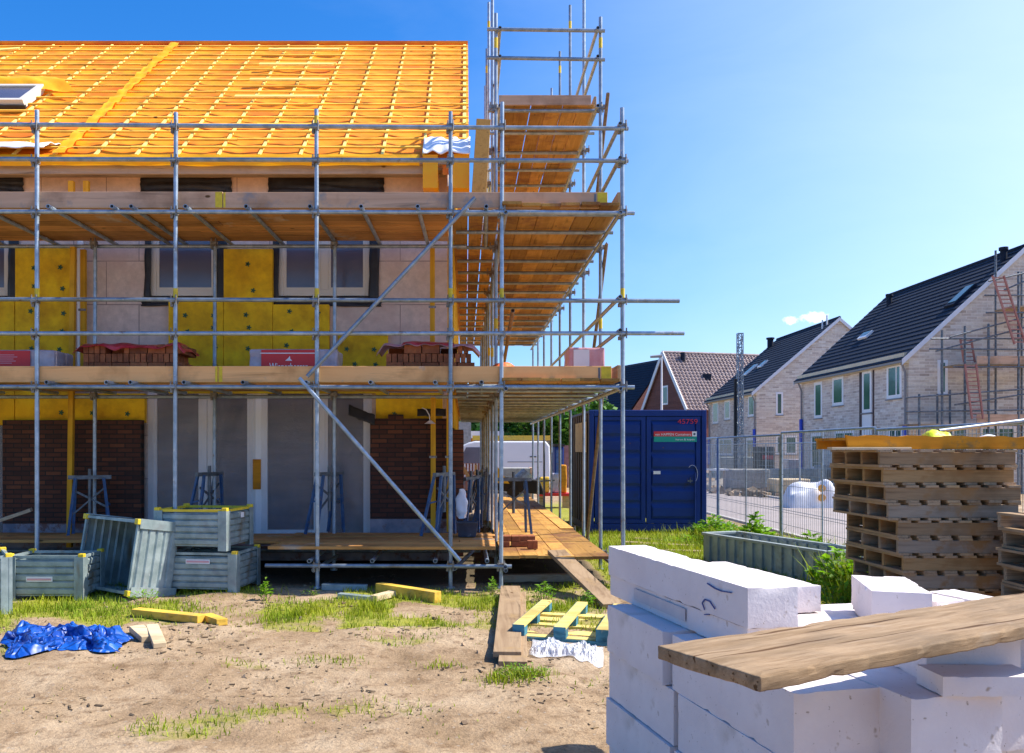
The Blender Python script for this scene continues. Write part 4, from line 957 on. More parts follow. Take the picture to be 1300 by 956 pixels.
for r in range(1, 4):
    z1 = zc - r * (hC + .004) + .0
    for i in range(6):
        w = .34; off = .03 * (r % 2)
        block(names[i] + ' near block in the ' + ['second', 'third', 'bottom'][r - 1] + ' course of the block pile', (.985 + off * .5 + i * .345, 2.50 + .12 * i), .78, .335, z1, hC, chips=.0015, amp=.0012)
        block(names[i] + ' far block in the ' + ['second', 'third', 'bottom'][r - 1] + ' course of the block pile', (.815 + off * .5 + i * .345, 3.30 + .1 * i), .68, .335, z1, hC, chips=.0015, amp=.0012)
t = thing('wooden_pallet', 'pallet carrying the pile of white blocks', 'pallet', (1.8, 3.2, gz(1.8, 3.2)))
mp = Matrix.Translation((1.95, 3.25, gz(1.8, 3.2) - .02)) @ Matrix.Rotation(R(10), 4, 'Z')
b = B()
for k in range(7): b.box((-1.1, -.85 + k * .26, .145), (1.1, -.85 + k * .26 + .12, .17), mp)
for k in range(4): b.box((-1.1 + k * .7, -.85, .0), (-1.0 + k * .7, .83, .144), mp)
b.build('deck_boards', m_old_x, t)
block('white block standing behind the written block, its sunlit end showing at its right', (1.40, 3.70), .84, .215, .985, .12)
block('big squared white block in front of the pallet stack', (1.67, 3.40), .45, .225, 1.02, .155, dirv=(.12, .44, 0), chips=.014)
block('small broken piece at the right of the big squared block', (1.98, 3.42), .10, .07, .95, .09, dirv=(.3, 1, 0), amp=.02, chips=.02)
block('left of two flat white pieces behind the plank', (2.12, 3.72), .28, .17, .915, .055, dirv=(-.35, 1, 0))
block('right of two flat white pieces behind the plank', (2.33, 3.74), .28, .17, .915, .055, dirv=(-.35, 1, 0))
block('block under the plank whose pale top catches the sun', (1.42, 2.46), .145, .30, .925, .06, dirv=(0, 1, 0))
block('left white block upright under the foreground plank', (1.46, 2.62), .22, .30, 1.036, .175, dirv=(0, 1, 0), chips=.004)
block('right white block upright under the foreground plank', (1.765, 2.78), .22, .30, 1.036, .175, dirv=(0, 1, 0), chips=.004)
block('far right white block upright under the foreground plank', (2.07, 2.95), .22, .34, 1.036, .175, dirv=(0, 1, 0), chips=.004)
# foreground plank
zp = 1.08
def on(px, py, z): 
    Y = F * (EYE - z) / (py - CY); return Vector((PX(px, Y), Y, z))
obj_var(m_old_x, .75, 1.2)
q1, q2 = on(834, 819, zp), on(965, 859, zp); q3, q4 = on(1300, 796, zp), on(1300, 752, zp)
ext = (q3 - q2) * .9; q3 = q2 + (q3 - q2) + ext; q4 = q4 + (q4 - q1).normalized() * ext.length
axis = (q3 - q2).normalized(); side_ = Vector((-axis.y, axis.x, 0))
b = B(); th = .038
b.add([q2 - Vector((0,0,th)), q3 - Vector((0,0,th)), q4 - Vector((0,0,th)), q1 - Vector((0,0,th)), q2, q3, q4, q1], [(0,3,2,1),(4,5,6,7),(0,1,5,4),(1,2,6,5),(2,3,7,6),(3,0,4,7)])
# built in its own frame so the grain follows the plank
ang = math.atan2(axis.y, axis.x); Mi = Matrix.Rotation(-ang, 4, 'Z') @ Matrix.Translation(-q2)
b.v = [tuple(Mi @ Vector(v)) for v in b.v]
m_fore, nt, bb, out = new_mat('foreground_plank_timber')
vv = coords(nt, (.10, 1, 1)); f = tex_noise(nt, vv, 38, 8, .72, .5)
col = ramp(nt, f, [(.28, (.16, .095, .045)), (.45, (.29, .19, .105)), (.6, (.37, .255, .15)), (.75, (.23, .15, .08))])
f2 = tex_noise(nt, coords(nt, (.6, 1, 1)), 4, 6, .65, .5)
col = mixc(nt, ramp(nt, f2, [(.42, (0, 0, 0)), (.7, (1, 1, 1))]), col, (.20, .14, .085))
f4 = tex_noise(nt, coords(nt, (.5, 1, 1)), 3.1, 6, .6); col = mixc(nt, ramp(nt, f4, [(.58, (0, 0, 0)), (.68, (.5, .5, .5))]), col, (.44, .36, .28))
wv = nt.nodes.new('ShaderNodeTexWave'); nt.links.new(coords(nt, (.12, 1, 1)), wv.inputs[0]); wv.bands_direction = 'Y'; wv.inputs['Scale'].default_value = 2.3; wv.inputs['Distortion'].default_value = 6; wv.inputs['Detail'].default_value = 4; wv.inputs['Detail Scale'].default_value = 1.5
col = mixc(nt, ramp(nt, wv.outputs['Fac'], [(.0, (.75, .7, .65)), (.25, (1, 1, 1))]), col, col) if False else mixc(nt, 1, col, ramp(nt, wv.outputs['Fac'], [(.0, (.86, .84, .8)), (.3, (1, 1, 1))]), 'MULTIPLY')
f3 = tex_noise(nt, coords(nt, (.03, 1, 1)), 45, 3, .5, .3)
crack = ramp(nt, f3, [(.60, (1, 1, 1)), (.64, (.35, .26, .18))]); col = mixc(nt, 1, col, crack, 'MULTIPLY')
g_ = nt.nodes.new('ShaderNodeNewGeometry'); 
nt.links.new(col, bb.inputs['Base Color']); bb.inputs['Roughness'].default_value = .85; bb.inputs['Specular IOR Level'].default_value = .2
bump(nt, bb, math_n(nt, 'ADD', f, math_n(nt, 'MULTIPLY', f3, -.8)), .6, .004)
o = b.build('scaffold_plank', m_fore, None, at=(0, 0, 0)); o.location = q2; o.rotation_euler = (0, 0, ang)
tag(o, 'broad weathered plank laid across the white blocks in the foreground', 'plank')
roughen(o, .003, 7, 6, .005)
md = o.modifiers.new('bevel', 'BEVEL'); md.width = .006; md.segments = 2; md.limit_method = 'ANGLE'; md.angle_limit = R(50)

# =================================================================== PALLET STACKS
def pallet(label, group, loc, rz, mat_s, seed, L=1.22, D=1.05, h=.15):
    rr = random.Random(seed); t = thing('wooden_pallet', label, 'pallet', loc, group)
    m = Matrix.Translation(loc) @ Matrix.Rotation(rz, 4, 'Z')
    for k in range(4):
        y = .0 + k * (D - .04) / 3
        B().box((rr.uniform(0, .015), y, .0225), (L - rr.uniform(0, .02), y + .04, h - .0225), m).build('stringer', mat_s, t, bevel=.003)
    b = B(); n = 7; w = .115
    for k in range(n):
        x = k * (L - w) / (n - 1) + rr.uniform(-.008, .008); b.box((x, -.012, h - .022), (x + w, D + .006, h - .001), m)
    b.build('top_boards', m_old_y, t)
    b = B()
    for k in range(n):
        x = k * (L - w) / (n - 1) + rr.uniform(-.008, .008); b.box((x, -.010, 0), (x + w, D + .003, .022), m)
    b.build('bottom_boards', m_old_y, t)
    return t
ordn = ['bottom', 'second from bottom', 'third from bottom', 'fourth from bottom', 'fifth from bottom', 'sixth from bottom', 'seventh from bottom', 'eighth from bottom', 'ninth from bottom', 'topmost']
gp = gz(4.3, 8)
for k in range(10):
    off = .315 * (1 - k / 9) + [0, .02, -.02, .01, .0, .03, -.03, -.01, .01, 0][k]
    z = gp + k * (1.60 - gp) / 10
    mats = wood('pallet_timber', *[((.22, .13, .065), (.42, .27, .14)), ((.34, .19, .07), (.52, .32, .14)), ((.27, .20, .13), (.44, .34, .24))][(k * 7 + k // 3) % 3], 'X', isl=(.65, 1.2), spots=((.36, .19, .07), 2.2, .54))
    pallet(ordn[k] + ' pallet of the tall leaning stack beside the mesh fence', 'pallets in the tall stack', (PX(1116, 7.45) + off, 7.45 + .01 * (k % 3), z), R([0, 1.6, -1.8, 2.0, -.6, -1.6, 1.5, -.5, 1.2, -1.4][k]), mats, k, h=(1.60 - gp) / 10 - .001)
gp2 = gz(4.6, 6.4)
for k in range(7):
    hh = (1.06 - gp2) / 7
    pallet(ordn[k] + ' pallet of the short stack at the right edge of the photo' if k < 6 else 'topmost pallet of the short stack at the right edge of the photo', 'pallets in the short stack', (4.62 + .03 * ((k * 3) % 2), 6.12, gp2 + k * hh), R([0, 1, -1, 0, 1, 0, .5][k]), m_old_x, 30 + k, h=hh - .001)
# yellow form boards on the tall stack
ztop = 1.601
t = thing('form_panel', 'amber form panel with a scalloped upper edge lying on the tall pallet stack', 'panel', (PX(1190, 7.7), 7.7, ztop))
b = B(); x0, x1 = PX(1063, 7.8), PX(1330, 7.6)
pts = []
N = 48
for i in range(N + 1):
    u = i / N; x = x0 + (x1 - x0) * u; s = max(0, math.sin(u * 5 * math.pi * 2)) ** .6; pts.append((x, 7.62, ztop + .135 - .012 * u - .012 * s))
b.poly([(x0 + .03, 7.62, ztop + .004), (x1, 7.62, ztop + .004)] + [p for p in reversed(pts)], (0, .035, 0)); b.build('front_board', m_amber_timber, t)
b = B(); b.box((x0 + .02, 7.66, ztop + .09), (x1, 8.35, ztop + .112)); b.build('top_board', m_amber_timber, t)
b = B(); b.box((x0 + .03, 8.3, ztop + .004), (x1, 8.34, ztop + .089)); b.build('back_board', m_amber_timber, t)
o = B().box((PX(1050, 7.6), 7.50, ztop + .0), (PX(1150, 7.6), 7.6, ztop + .022)).build('board', m_pale_timber, None, at=(4, 7.5, ztop), bevel=.003); tag(o, 'thin pale board under the amber form panel', 'board')
t = thing('neon_film', 'scrap of neon yellow film on the amber form panel', 'film', P3(1187, 550, 7.8))
b = B(); b.grid(lambda u, v: (PX(1174, 7.8) + .2 * u, 7.7 + .2 * v, ztop + .116 + .07 * abs(math.sin(min(1, u * 1.5) * 2.6)) ** .5 * abs(math.sin(v * 3.1)) ** .6 + .01 * noise.noise(Vector((u * 7, v * 7, 2)))), 20, 14); b.build('scrap', m_neon, t, fix=False)
t = thing('foam_scrap', 'small white scrap right of the neon yellow film', 'scrap', P3(1255, 552, 7.8))
b = B(); b.grid(lambda u, v: (PX(1247, 7.8) + .13 * u, 7.75 + .12 * v, ztop + .114 + .03 * abs(math.sin(u * 3.1)) ** .5 * abs(math.sin(v * 3.1)) ** .5), 12, 10); b.build('scrap', m_whitefilm, t, fix=False)
o = tag(B().tube(P3(1192, 547, 7.95), P3(1330, 530, 8.1), .018, 8, hollow=True).build('steel_tube', m_tube, None, at=P3(1192, 547, 7.95)), 'thin grey tube resting on the amber form panel', 'tube')
# =================================================================== CONTAINER
YC = 17.2; cx0, cx1 = PX(748, YC), PX(897, YC); cz0, cz1 = -.16, PZ(520.5, YC); cd = 3.0
t = thing('shipping_container', 'dark blue steel storage container with red lettering behind the scaffold', 'container', ((cx0 + cx1) / 2, YC, cz0))
b = B()
pw = .10
b.box((cx0, YC, cz0), (cx0 + pw, YC + .1, cz1)); b.box((cx1 - pw, YC, cz0), (cx1, YC + .1, cz1)); b.box((cx0 + pw, YC + .002, cz1 - .13), (cx1 - pw, YC + .1, cz1)); b.box((cx0 + pw, YC + .002, cz0 + .06), (cx1 - pw, YC + .1, cz0 + .22))
for x in (cx0, cx1 - .1):
    B().box((x, YC + cd - .1, cz0), (x + .1, YC + cd, cz1)).build('corner_post', m_container, t)
b.build('frame', m_container, t, bevel=.01)
B().box((cx0 + .1, YC + cd - .08, cz0 + .1), (cx1 - .1, YC + cd - .04, cz1 - .02)).build('back_panel', m_container, t)
B().box((cx0 + .004, YC + .1, cz1 - .05), (cx1 - .004, YC + cd - .004, cz1 - .012)).build('roof', m_container, t)
def corr(x, side, mat, lab):
    b = B(); n = 18; y0 = YC + .1; y1 = YC + cd - .1
    for i in range(n):
        ya = y0 + (y1 - y0) * i / n; yb = y0 + (y1 - y0) * (i + 1) / n; o_ = .03 if i % 2 else 0
        b.box((x + side * o_ - .004, ya + .003, cz0 + .15), (x + side * o_ + .03, yb - .003, cz1 - .06))
    b.box((x - .012, y0, cz0 + .02), (x + .05, y1, cz0 + .15)); b.box((x - .012, y0, cz1 - .059), (x + .05, y1, cz1 - .001)); return b.build('side_panel', mat, t, lab)
sp = corr(cx0 + .02, 1, m_container_dark, 'rust brown left side of the container'); corr(cx1 - .06, -1, m_container, None)
B().box((cx0 - .008, YC + .35, PZ(574, YC + .3)), (cx0 - .002, YC + 2.1, PZ(535, YC + .3))).build('poster', m_poster, sp)
xm = PX(820.5, YC)
for i, (a, c_) in enumerate(((cx0 + .12, xm - .01), (xm + .01, cx1 - .12))):
    b = B(); z0, z1 = cz0 + .23, cz1 - .14; y = YC + .02; fr_ = .09
    b.box((a, y, z0), (a + fr_, y + .05, z1)); b.box((c_ - fr_, y, z0), (c_, y + .05, z1)); b.box((a + fr_, y + .03, z0), (c_ - fr_, y + .045, z1))
    b.box((a + fr_, y, z0), (c_ - fr_, y + .029, z0 + .07)); b.box((a + fr_, y, z1 - .07), (c_ - fr_, y + .029, z1))
    n = 6
    for k in range(n):
        za = z0 + .07 + (z1 - z0 - .14) * k / n; h = (z1 - z0 - .14) / n
        xa, xb = a + fr_ + .01, c_ - fr_ - .01
        # raised panel with sloped edges
        b.add([(xa, y + .03, za + h * .05), (xb, y + .03, za + h * .05), (xb, y + .03, za + h * .95), (xa, y + .03, za + h * .95), (xa + .03, y - .004, za + h * .22), (xb - .03, y - .004, za + h * .22), (xb - .03, y - .004, za + h * .72), (xa + .03, y - .004, za + h * .72)], [(4,5,6,7),(0,1,5,4),(1,2,6,5),(2,3,7,6),(3,0,4,7)])
    d_ = b.build('door', m_container, t)
    if i == 1:
        y -= .008; 
        s0 = B().box((PX(830, y), y - .004, PZ(554, y)), (PX(884.5, y), y, PZ(547.6, y))).build('sticker', m_label_red, d_)
        B().box((PX(830, y), y - .004, PZ(561, y)), (PX(884.5, y), y, PZ(554.1, y))).build('sticker', m_green_paint, d_)
        B().box((PX(878.5, y), y - .006, PZ(554, y)), (PX(884.5, y), y - .0045, PZ(547.8, y))).build('sticker_emblem', m_label_white, d_)
        B().tube((PX(881.5, y), y - .007, PZ(551, y)), (PX(881.5, y), y - .0062, PZ(551, y)), .025, 12).build('sticker_emblem', m_grey_metal, d_)
        text_mesh('sticker_text', 'van HAPPEN Containers', .075, m_white_paint, d_, (PX(831.5, y), y - .007, PZ(553, y)), width=PX(877, y) - PX(831.5, y))
        text_mesh('sticker_text', 'huren & kopen', .055, m_white_paint, d_, (PX(857.5, y), y - .007, PZ(559, y)), width=PX(881.5, y) - PX(857.5, y))
        text_mesh('container_number', '45759', .14, m_red_paint, d_, (PX(860, y), y - .004, PZ(538, y)), width=PX(885.5, y) - PX(860, y))
        B().box((PX(829.5, y), y - .002, PZ(602, y)), (PX(838.5, y), y, PZ(598, y))).build('sticker', m_label_white, d_, 'small white sticker')
        b = B()
        for k in range(9):
            a1, a2 = 2.3 - k * .38, 2.3 - (k + 1) * .38; c0 = Vector((PX(879, y), y - .002, PZ(602, y)))
            b.bar(c0 + Vector((math.cos(a1) * .11, 0, math.sin(a1) * .19)), c0 + Vector((math.cos(a2) * .11, 0, math.sin(a2) * .19)), .006, .004, (0, 1, 0))
        b.build('scratch', m_label_white, d_)
        b = B(); b.box((PX(873, y), y - .01, PZ(611.5, y)), (PX(879, y), y, PZ(609.5, y))); b.tube((PX(876, y), y - .02, PZ(613, y)), (PX(876, y), y - .02, PZ(606, y)), .008, 8); b.build('lock', m_grey_metal, d_)
    for px in ((0.2, .8) ):
        xx = a + (c_ - a) * px
        if i == 1 and px > .5: B().tube((xx + .1, y - .035, z0 - .05), (xx + .1, y - .035, PZ(600, y)), .014, 8).build('locking_bar', m_container, d_)

# =================================================================== MESH FENCE
def fence_panel(p, q, label, h=2.0, n=44, rows=9, group='mesh fence panels along the road', z0=-.02):
    p, q = Vector(p), Vector(q); t = thing('fence_panel', label, 'fence', (p + q) / 2, group)
    d = (q - p).normalized(); L = (q - p).length; up = Vector((0, 0, 1))
    b = B(); r = .021
    b.tube(p + up * z0, p + up * h, r, 8); b.tube(q + up * z0, q + up * h, r, 8); b.tube(p + up * h, q + up * h, r, 8); b.tube(p + up * (z0 + .12), q + up * (z0 + .12), r * .7, 8)
    b.tube(p.lerp(q, .5) + up * z0, p.lerp(q, .5) + up * h, r * .7, 8)
    b.build('frame', m_tube, t)
    b = B()
    for i in range(1, n): b.tube(p + d * (L * i / n) + up * (z0 + .12), p + d * (L * i / n) + up * h, .0038, 4, caps=False)
    for zz in [h - .10, h - .32, 1.30, 1.10, .62, .40]: b.tube(p + up * zz, q + up * zz, .0042, 4, caps=False)
    b.build('mesh', m_tube, t)
    b = B(); f = p - d * .0; pr = Vector((-d.y, d.x, 0))
    m = Matrix((pr, d, up)).transposed().to_4x4(); m.translation = Vector((f.x, f.y, f.z))
    b.box((-.35, -.11, -.06), (.35, .11, .07), m); b.build('foot', m_concrete, t, bevel=.02)
    return t
fy = [24.0, 19.0 + 3.2 - 3.2, 15.2, 11.6, 8.1]
fy = [22.6, 19.0, 15.15, 11.6, 8.1, 4.8]
fl = ['farthest mesh panel of the near fence, beside the blue container', 'second mesh panel of the near fence, right of the container corner', 'third mesh panel of the near fence, behind the steel trough', 'fourth mesh panel of the near fence, behind the tall pallet stack', 'nearest mesh panel of the fence, running out at the right edge']
for i in range(5):
    x0 = 5.82 - .02 * i
    fence_panel((x0, fy[i] - .03, -.15), (5.80 - .02 * i, fy[i + 1] + .03, -.15), fl[i], h=[2.02, 2.02, 2.06, 2.03, 2.03][i])
for i in range(7):
    ya = 27.0 + i * 3.5
    fence_panel((12.3 + .02 * i, ya, -.15), (12.3 + .02 * i, ya + 3.42, -.15), ['nearest', 'second', 'third', 'fourth', 'fifth', 'sixth', 'farthest'][i] + ' mesh panel of the fence on the far side of the road', n=30, group='mesh fence panels across the road')

# =================================================================== ROAD
def sheet(name, x0, x1, y0, y1, z, mat, nx=1, ny=40, h=None):
    b = B(); b.grid(lambda u, v: (x0 + (x1 - x0) * u, y0 + (y1 - y0) * v, z), nx, ny)
    return struct(b.build(name, mat, None, fix=False))
sheet('road', 6.75, 11.0, -6, 300, -.130, m_asphalt)
sheet('gutter', 9.15, 9.24, -6, 300, -.126, m_gutter)
b = B(); b.box((11.0, -6, -.2), (11.14, 300, -.07)); struct(b.build('kerb', m_kerb, None))
b = B(); b.box((6.62, -6, -.2), (6.75, 300, -.11)); struct(b.build('kerb', m_kerb, None))

# =================================================================== FAR HOUSES
def tiled(b, p0, du, dsl, L, S, course=.34, wave=0, per=.3, step=.035):
    """roof slope: p0 eave corner, du along eave, dsl up the slope"""
    du, dsl = Vector(du).normalized(), Vector(dsl).normalized(); n = du.cross(dsl).normalized()
    if n.z < 0: n = -n
    rows = max(1, round(S / course)); cs = S / rows
    nu = 1 if not wave else int(L / per * 4)
    for r in range(rows):
        a, e = r * cs, (r + 1) * cs
        vs = []
        for s, h in ((a, 0), (a, step), (e, .004)):
            for i in range(nu + 1):
                u = L * i / nu; w_ = wave * math.sin(2 * math.pi * u / per) if wave else 0
                vs.append(Vector(p0) + du * u + dsl * s + n * (h + (w_ if h else w_ * .3)))
        m = nu + 1
        b.add(vs, [(k * m + i, k * m + i + 1, (k + 1) * m + i + 1, (k + 1) * m + i) for k in (0, 1) for i in range(nu)])
def far_house(name, label, X, Y0, Y1, W, ze, zr, gable_mat, side_mat, loc_z=-.15):
    """long wall on x=X facing -x, gable on y=Y0 facing the camera, ridge along y"""
    t = thing(name, label, 'house', (X + W / 2, Y0, loc_z)); xr = X + W / 2
    B().box((X, Y0 + .25, loc_z), (X + .25, Y1 - .25, ze)).build('side_wall', side_mat, t)
    B().box((X + W - .25, Y0 + .25, loc_z), (X + W, Y1 - .25, ze)).build('side_wall', side_mat, t)
    for y in (Y0, Y1 - .25):
        b = B(); b.poly([(X, y, loc_z), (X + W, y, loc_z), (X + W, y, ze - .02), (xr, y, zr - .12), (X, y, ze - .02)], (0, .248, 0)); b.build('gable_wall', gable_mat, t)
    S = math.hypot(W / 2 + .35, (zr - ze) * (W / 2 + .35) / (W / 2)); k = (zr - ze) / (W / 2)
    b = B(); tiled(b, (X - .35, Y0 - .12, ze - .35 * k), (0, 1, 0), (1, 0, k), Y1 - Y0 + .24, S)
    tiled(b, (X + W + .35, Y1 + .12, ze - .35 * k), (0, -1, 0), (-1, 0, k), Y1 - Y0 + .24, S)
    b.tube((xr, Y0 - .12, zr), (xr, Y1 + .12, zr), .10, 8)
    rf = b.build('roof', m_slate, t, fix=False)
    for y in (Y0 - .16, Y1 + .12):
        for s in (1, -1):
            b = B(); xx = X - .35 if s == 1 else X + W + .35
            b.poly([(xx, y, ze - .35 * k - .20), (xr, y, zr - .20), (xr, y, zr + .02), (xx, y, ze - .35 * k + .02)], (0, .04, 0)); b.build('verge_board', m_verge, rf)
    B().box((X - .34, Y0 - .1, ze - .35 * k - .09), (X - .22, Y1 + .1, ze - .35 * k + .0)).build('gutter', m_pipe, t)
    B().box((X - .215, Y0, ze - .35 * k - .12), (X - .002, Y1, ze - .02)).build('eave_board', m_eaveboard, t)
    return t, xr, k
def side_win(t, X, ya, yb, z0, z1, mat=m_white_frame, gl=m_glass_far, name='window', fwd=.02, mull=()):
    b = B(); f = .15; x = X - fwd; d = .06
    b.box((x, ya, z0), (x + d, ya + f, z1)); b.box((x, yb - f, z0), (x + d, yb, z1)); b.box((x, ya + f, z0), (x + d, yb - f, z0 + f)); b.box((x, ya + f, z1 - f), (x + d, yb - f, z1))
    for m_ in mull: b.box((x, ya + (yb - ya) * m_ - .04, z0 + f), (x + d, ya + (yb - ya) * m_ + .04, z1 - f))
    o = b.build(name, mat, t); B().box((x + .006, ya + f, z0 + f), (x + .014, yb - f, z1 - f)).build('pane', gl, o)
    B().box((x - .06, ya - .03, z0 - .05), (x + .05, yb + .03, z0 - .002)).build('sill', m_pipe, o); return o
def front_win(t, Y, xa, xb, z0, z1, mat=m_white_frame, gl=m_glass_far, name='window', mull=()):
    b = B(); f = .11; y = Y - .02; d = .06
    b.box((xa, y, z0), (xa + f, y + d, z1)); b.box((xb - f, y, z0), (xb, y + d, z1)); b.box((xa + f, y, z0), (xb - f, y + d, z0 + f)); b.box((xa + f, y, z1 - f), (xb - f, y + d, z1))
    for m_ in mull: b.box((xa + (xb - xa) * m_ - .04, y, z0 + f), (xa + (xb - xa) * m_ + .04, y + d, z1 - f))
    o = b.build(name, mat, t); B().box((xa + f, y + .006, z0 + f), (xb - f, y + .014, z1 - f)).build('pane', gl, o)
    B().box((xa - .03, y - .06, z0 - .05), (xb + .03, y + .05, z0 - .002)).build('sill', m_pipe, o); return o
def sy(X, px): return X * F / (px - CX)
# House C
XC, YC0, YC1 = 17.7, 33.0, 43.6
hC_, xr, k = far_house('cream_brick_house', 'nearer cream brick house with dark tiled roof, gable hidden by scaffolding', XC, YC0, YC1, 9.2, 5.5, 9.72, m_cream_brick_g, m_cream_brick)
def sw(px0, px1, pyt, pyb, t=hC_, X=XC, **kw):
    ya, yb = sy(X, px1), sy(X, px0); ym = (ya + yb) / 2
    return side_win(t, X, ya, yb, PZ(pyb, ym), PZ(pyt, ym), **kw)
sw(1034, 1044, 485, 531); sw(1057, 1071, 478, 515); sw(1126, 1145, 462, 506, mull=(.35,))
sw(1091, 1110, 462, 560, mat=m_dark_panel, gl=m_dark_panel, name='dark_panel', fwd=.01)
sw(1096, 1108, 470, 524, fwd=.06); sw(1096, 1108, 526, 556, fwd=.06, gl=m_white_frame)
sw(1128, 1147, 542, 590, mull=(.5,)); sw(1060, 1085, 546, 600, mull=(.5,)); sw(1030, 1046, 550, 596)
front_win(hC_, YC0, PX(1190, YC0), PX(1203, YC0), PZ(501, YC0), PZ(457, YC0)); front_win(hC_, YC0, PX(1192, YC0), PX(1228, YC0), PZ(588, YC0), PZ(541, YC0), mull=(.5,)); front_win(hC_, YC0, PX(1244, YC0), PX(1290, YC0), PZ(588, YC0), PZ(541, YC0), mull=(.5,))
def downpipe(t, X, Y, z0=-.1, z1=5.2, sl=(1.2, 2.9)):
    b = B(); b.tube((X - .28, Y, z1), (X - .08, Y, z1 - .5), .045, 8); b.tube((X - .08, Y, z1 - .5), (X - .08, Y, z0), .045, 8); d_ = b.build('downpipe', m_pipe, t)
    B().tube((X - .08, Y, sl[0]), (X - .10, Y, sl[1]), .09, 8).build('blue_sleeve', m_blue_sleeve, d_)
downpipe(hC_, XC, YC0 + .15, sl=(.6, 2.6)); downpipe(hC_, XC, YC1 - .2, sl=(.3, 3.2))
def on_slope(X, x, y, k, ze, off): return Vector((x, y, ze + (x - X) * k + off))
def rooflight(t, X, k, ze, xa, xb, ya, yb, mat=m_white_frame):
    b = B(); nrm = Vector((-k, 0, 1)).normalized()
    b.poly([on_slope(X, xa, ya, k, ze, .03), on_slope(X, xb, ya, k, ze, .03), on_slope(X, xb, yb, k, ze, .03), on_slope(X, xa, yb, k, ze, .03)], nrm * .10)
    o = b.build('roof_window', mat, t); e = .08
    b = B(); b.poly([on_slope(X, xa + e, ya + e, k, ze, .16), on_slope(X, xb - e, ya + e, k, ze, .16), on_slope(X, xb - e, yb - e, k, ze, .16), on_slope(X, xa + e, yb - e, k, ze, .16)], nrm * .02); b.build('pane', m_glass_far, o)
def slope_hit(px, py, X, k, ze):
    d = Vector(((px - CX) / F, 1, -(py - CY) / F)); nrm = Vector((-k, 0, 1)); p0 = Vector((X, 0, ze)); e = Vector((0, 0, EYE)); return e + d * ((p0 - e).dot(nrm) / d.dot(nrm))
p, q = slope_hit(1093, 432, XC, k, 5.5), slope_hit(1113, 419, XC, k, 5.5)
rooflight(hC_, XC, k, 5.5, min(p.x, q.x), max(p.x, q.x) - .1, p.y - .6, p.y + .3)
p = slope_hit(1220, 378, XC, k, 5.5); rooflight(hC_, XC, k, 5.5, p.x - .45, p.x + .45, p.y - .35, p.y + .35, m_slate)
def roof_vent(t, px, py, X, k, ze, h=.55, r=.2):
    p = slope_hit(px, py, X, k, ze); b = B(); b.tube(p - Vector((0, 0, .1)), p + Vector((0, 0, h)), r, 10); b.tube(p + Vector((0, 0, h)), p + Vector((0, 0, h + .12)), r * 1.35, 10); b.build('roof_vent', m_slate, t)
roof_vent(hC_, 1129, 387, XC, k, 5.5, .42, .13); roof_vent(hC_, 1274, 331, XC, k, 5.5, .42, .13)
# House B
XB, YB0, YB1 = 18.4, 52.3, 62.5
hB_, xr, k2 = far_house('cream_brick_house', 'farther cream brick house with open gable, left of the nearer one', XB, YB0, YB1, 10.4, 5.5, 9.95, m_cream_brick_g, m_cream_brick)
sw(905, 912, 510, 538, t=hB_, X=XB); sw(920, 927, 508, 533, t=hB_, X=XB); sw(950, 958, 501, 529, t=hB_, X=XB); sw(908, 930, 556, 578, t=hB_, X=XB, mull=(.5,)); sw(948, 958, 556, 592, t=hB_, X=XB)
front_win(hB_, YB0, PX(985, YB0), PX(994, YB0), PZ(527, YB0), PZ(498, YB0)); front_win(hB_, YB0, PX(985, YB0), PX(994, YB0), PZ(577, YB0), PZ(553, YB0)); front_win(hB_, YB0, PX(996, YB0), PX(1012, YB0), PZ(577, YB0), PZ(553, YB0))
downpipe(hB_, XB, YB0 + .15, sl=(.2, 2.9)); downpipe(hB_, XB, YB1 - .3, sl=(.5, 2.4))
for (a, c_, y0_, y1_) in ((944, 955, 478, 466), (963, 975, 468, 459)):
    p, q = slope_hit(a, y0_, XB, k2, 5.5), slope_hit(c_, y1_, XB, k2, 5.5); rooflight(hB_, XB, k2, 5.5, min(p.x, q.x), max(p.x, q.x), p.y - .5, p.y + .2)
roof_vent(hB_, 978, 441, XB, k2, 5.5, .6, .22); p = slope_hit(1044, 418, XB, k2, 5.5); b = B(); b.tube(p, p + Vector((0, 0, .6)), .05, 6); b.tube(p + Vector((.3, 0, .2)), p + Vector((.3, 0, .9)), .05, 6); b.build('roof_pipe', m_white_frame, hB_)
# Rotated house A: brown gable + weathered pantiles
t = thing('brown_brick_house', 'brown brick house with weathered pantile roof behind the container', 'house', (18.7, 74, -.15))
near, far_ = Vector((PX(873, 70), 70, 0)), Vector((PX(817, 77.5), 77.5, 0)); gd = (far_ - near); gw = gd.length; gd.normalize(); rd = Vector((gd.y, -gd.x, 0)); RL = 11.0
zb_, ze_, zr_ = -.15, PZ(517, 70), PZ(447, 73.6)
up = Vector((0, 0, 1)); apx = near + gd * gw / 2
b = B(); b.poly([near + up * zb_, far_ + up * zb_, far_ + up * ze_, apx + up * (zr_ - .1), near + up * ze_], rd * .3); b.build('gable_wall', m_brown_brick, t)
b = B(); b.poly([near + up * zb_ + rd * .3, near + rd * RL + up * zb_, near + rd * RL + up * ze_, near + rd * .3 + up * ze_], gd * .3); b.build('side_wall', m_brown_brick, t)
b = B(); b.poly([far_ + rd * .3 + up * zb_, far_ + rd * RL + up * zb_, far_ + rd * RL + up * ze_, far_ + rd * .3 + up * ze_], -gd * .3); b.build('side_wall', m_brown_brick, t)
b = B(); b.poly([near + rd * (RL - .3) + up * zb_, far_ + rd * (RL - .3) + up * zb_, far_ + rd * (RL - .3) + up * ze_, apx + rd * (RL - .3) + up * (zr_ - .1), near + rd * (RL - .3) + up * ze_], rd * .3); b.build('gable_wall', m_brown_brick, t)
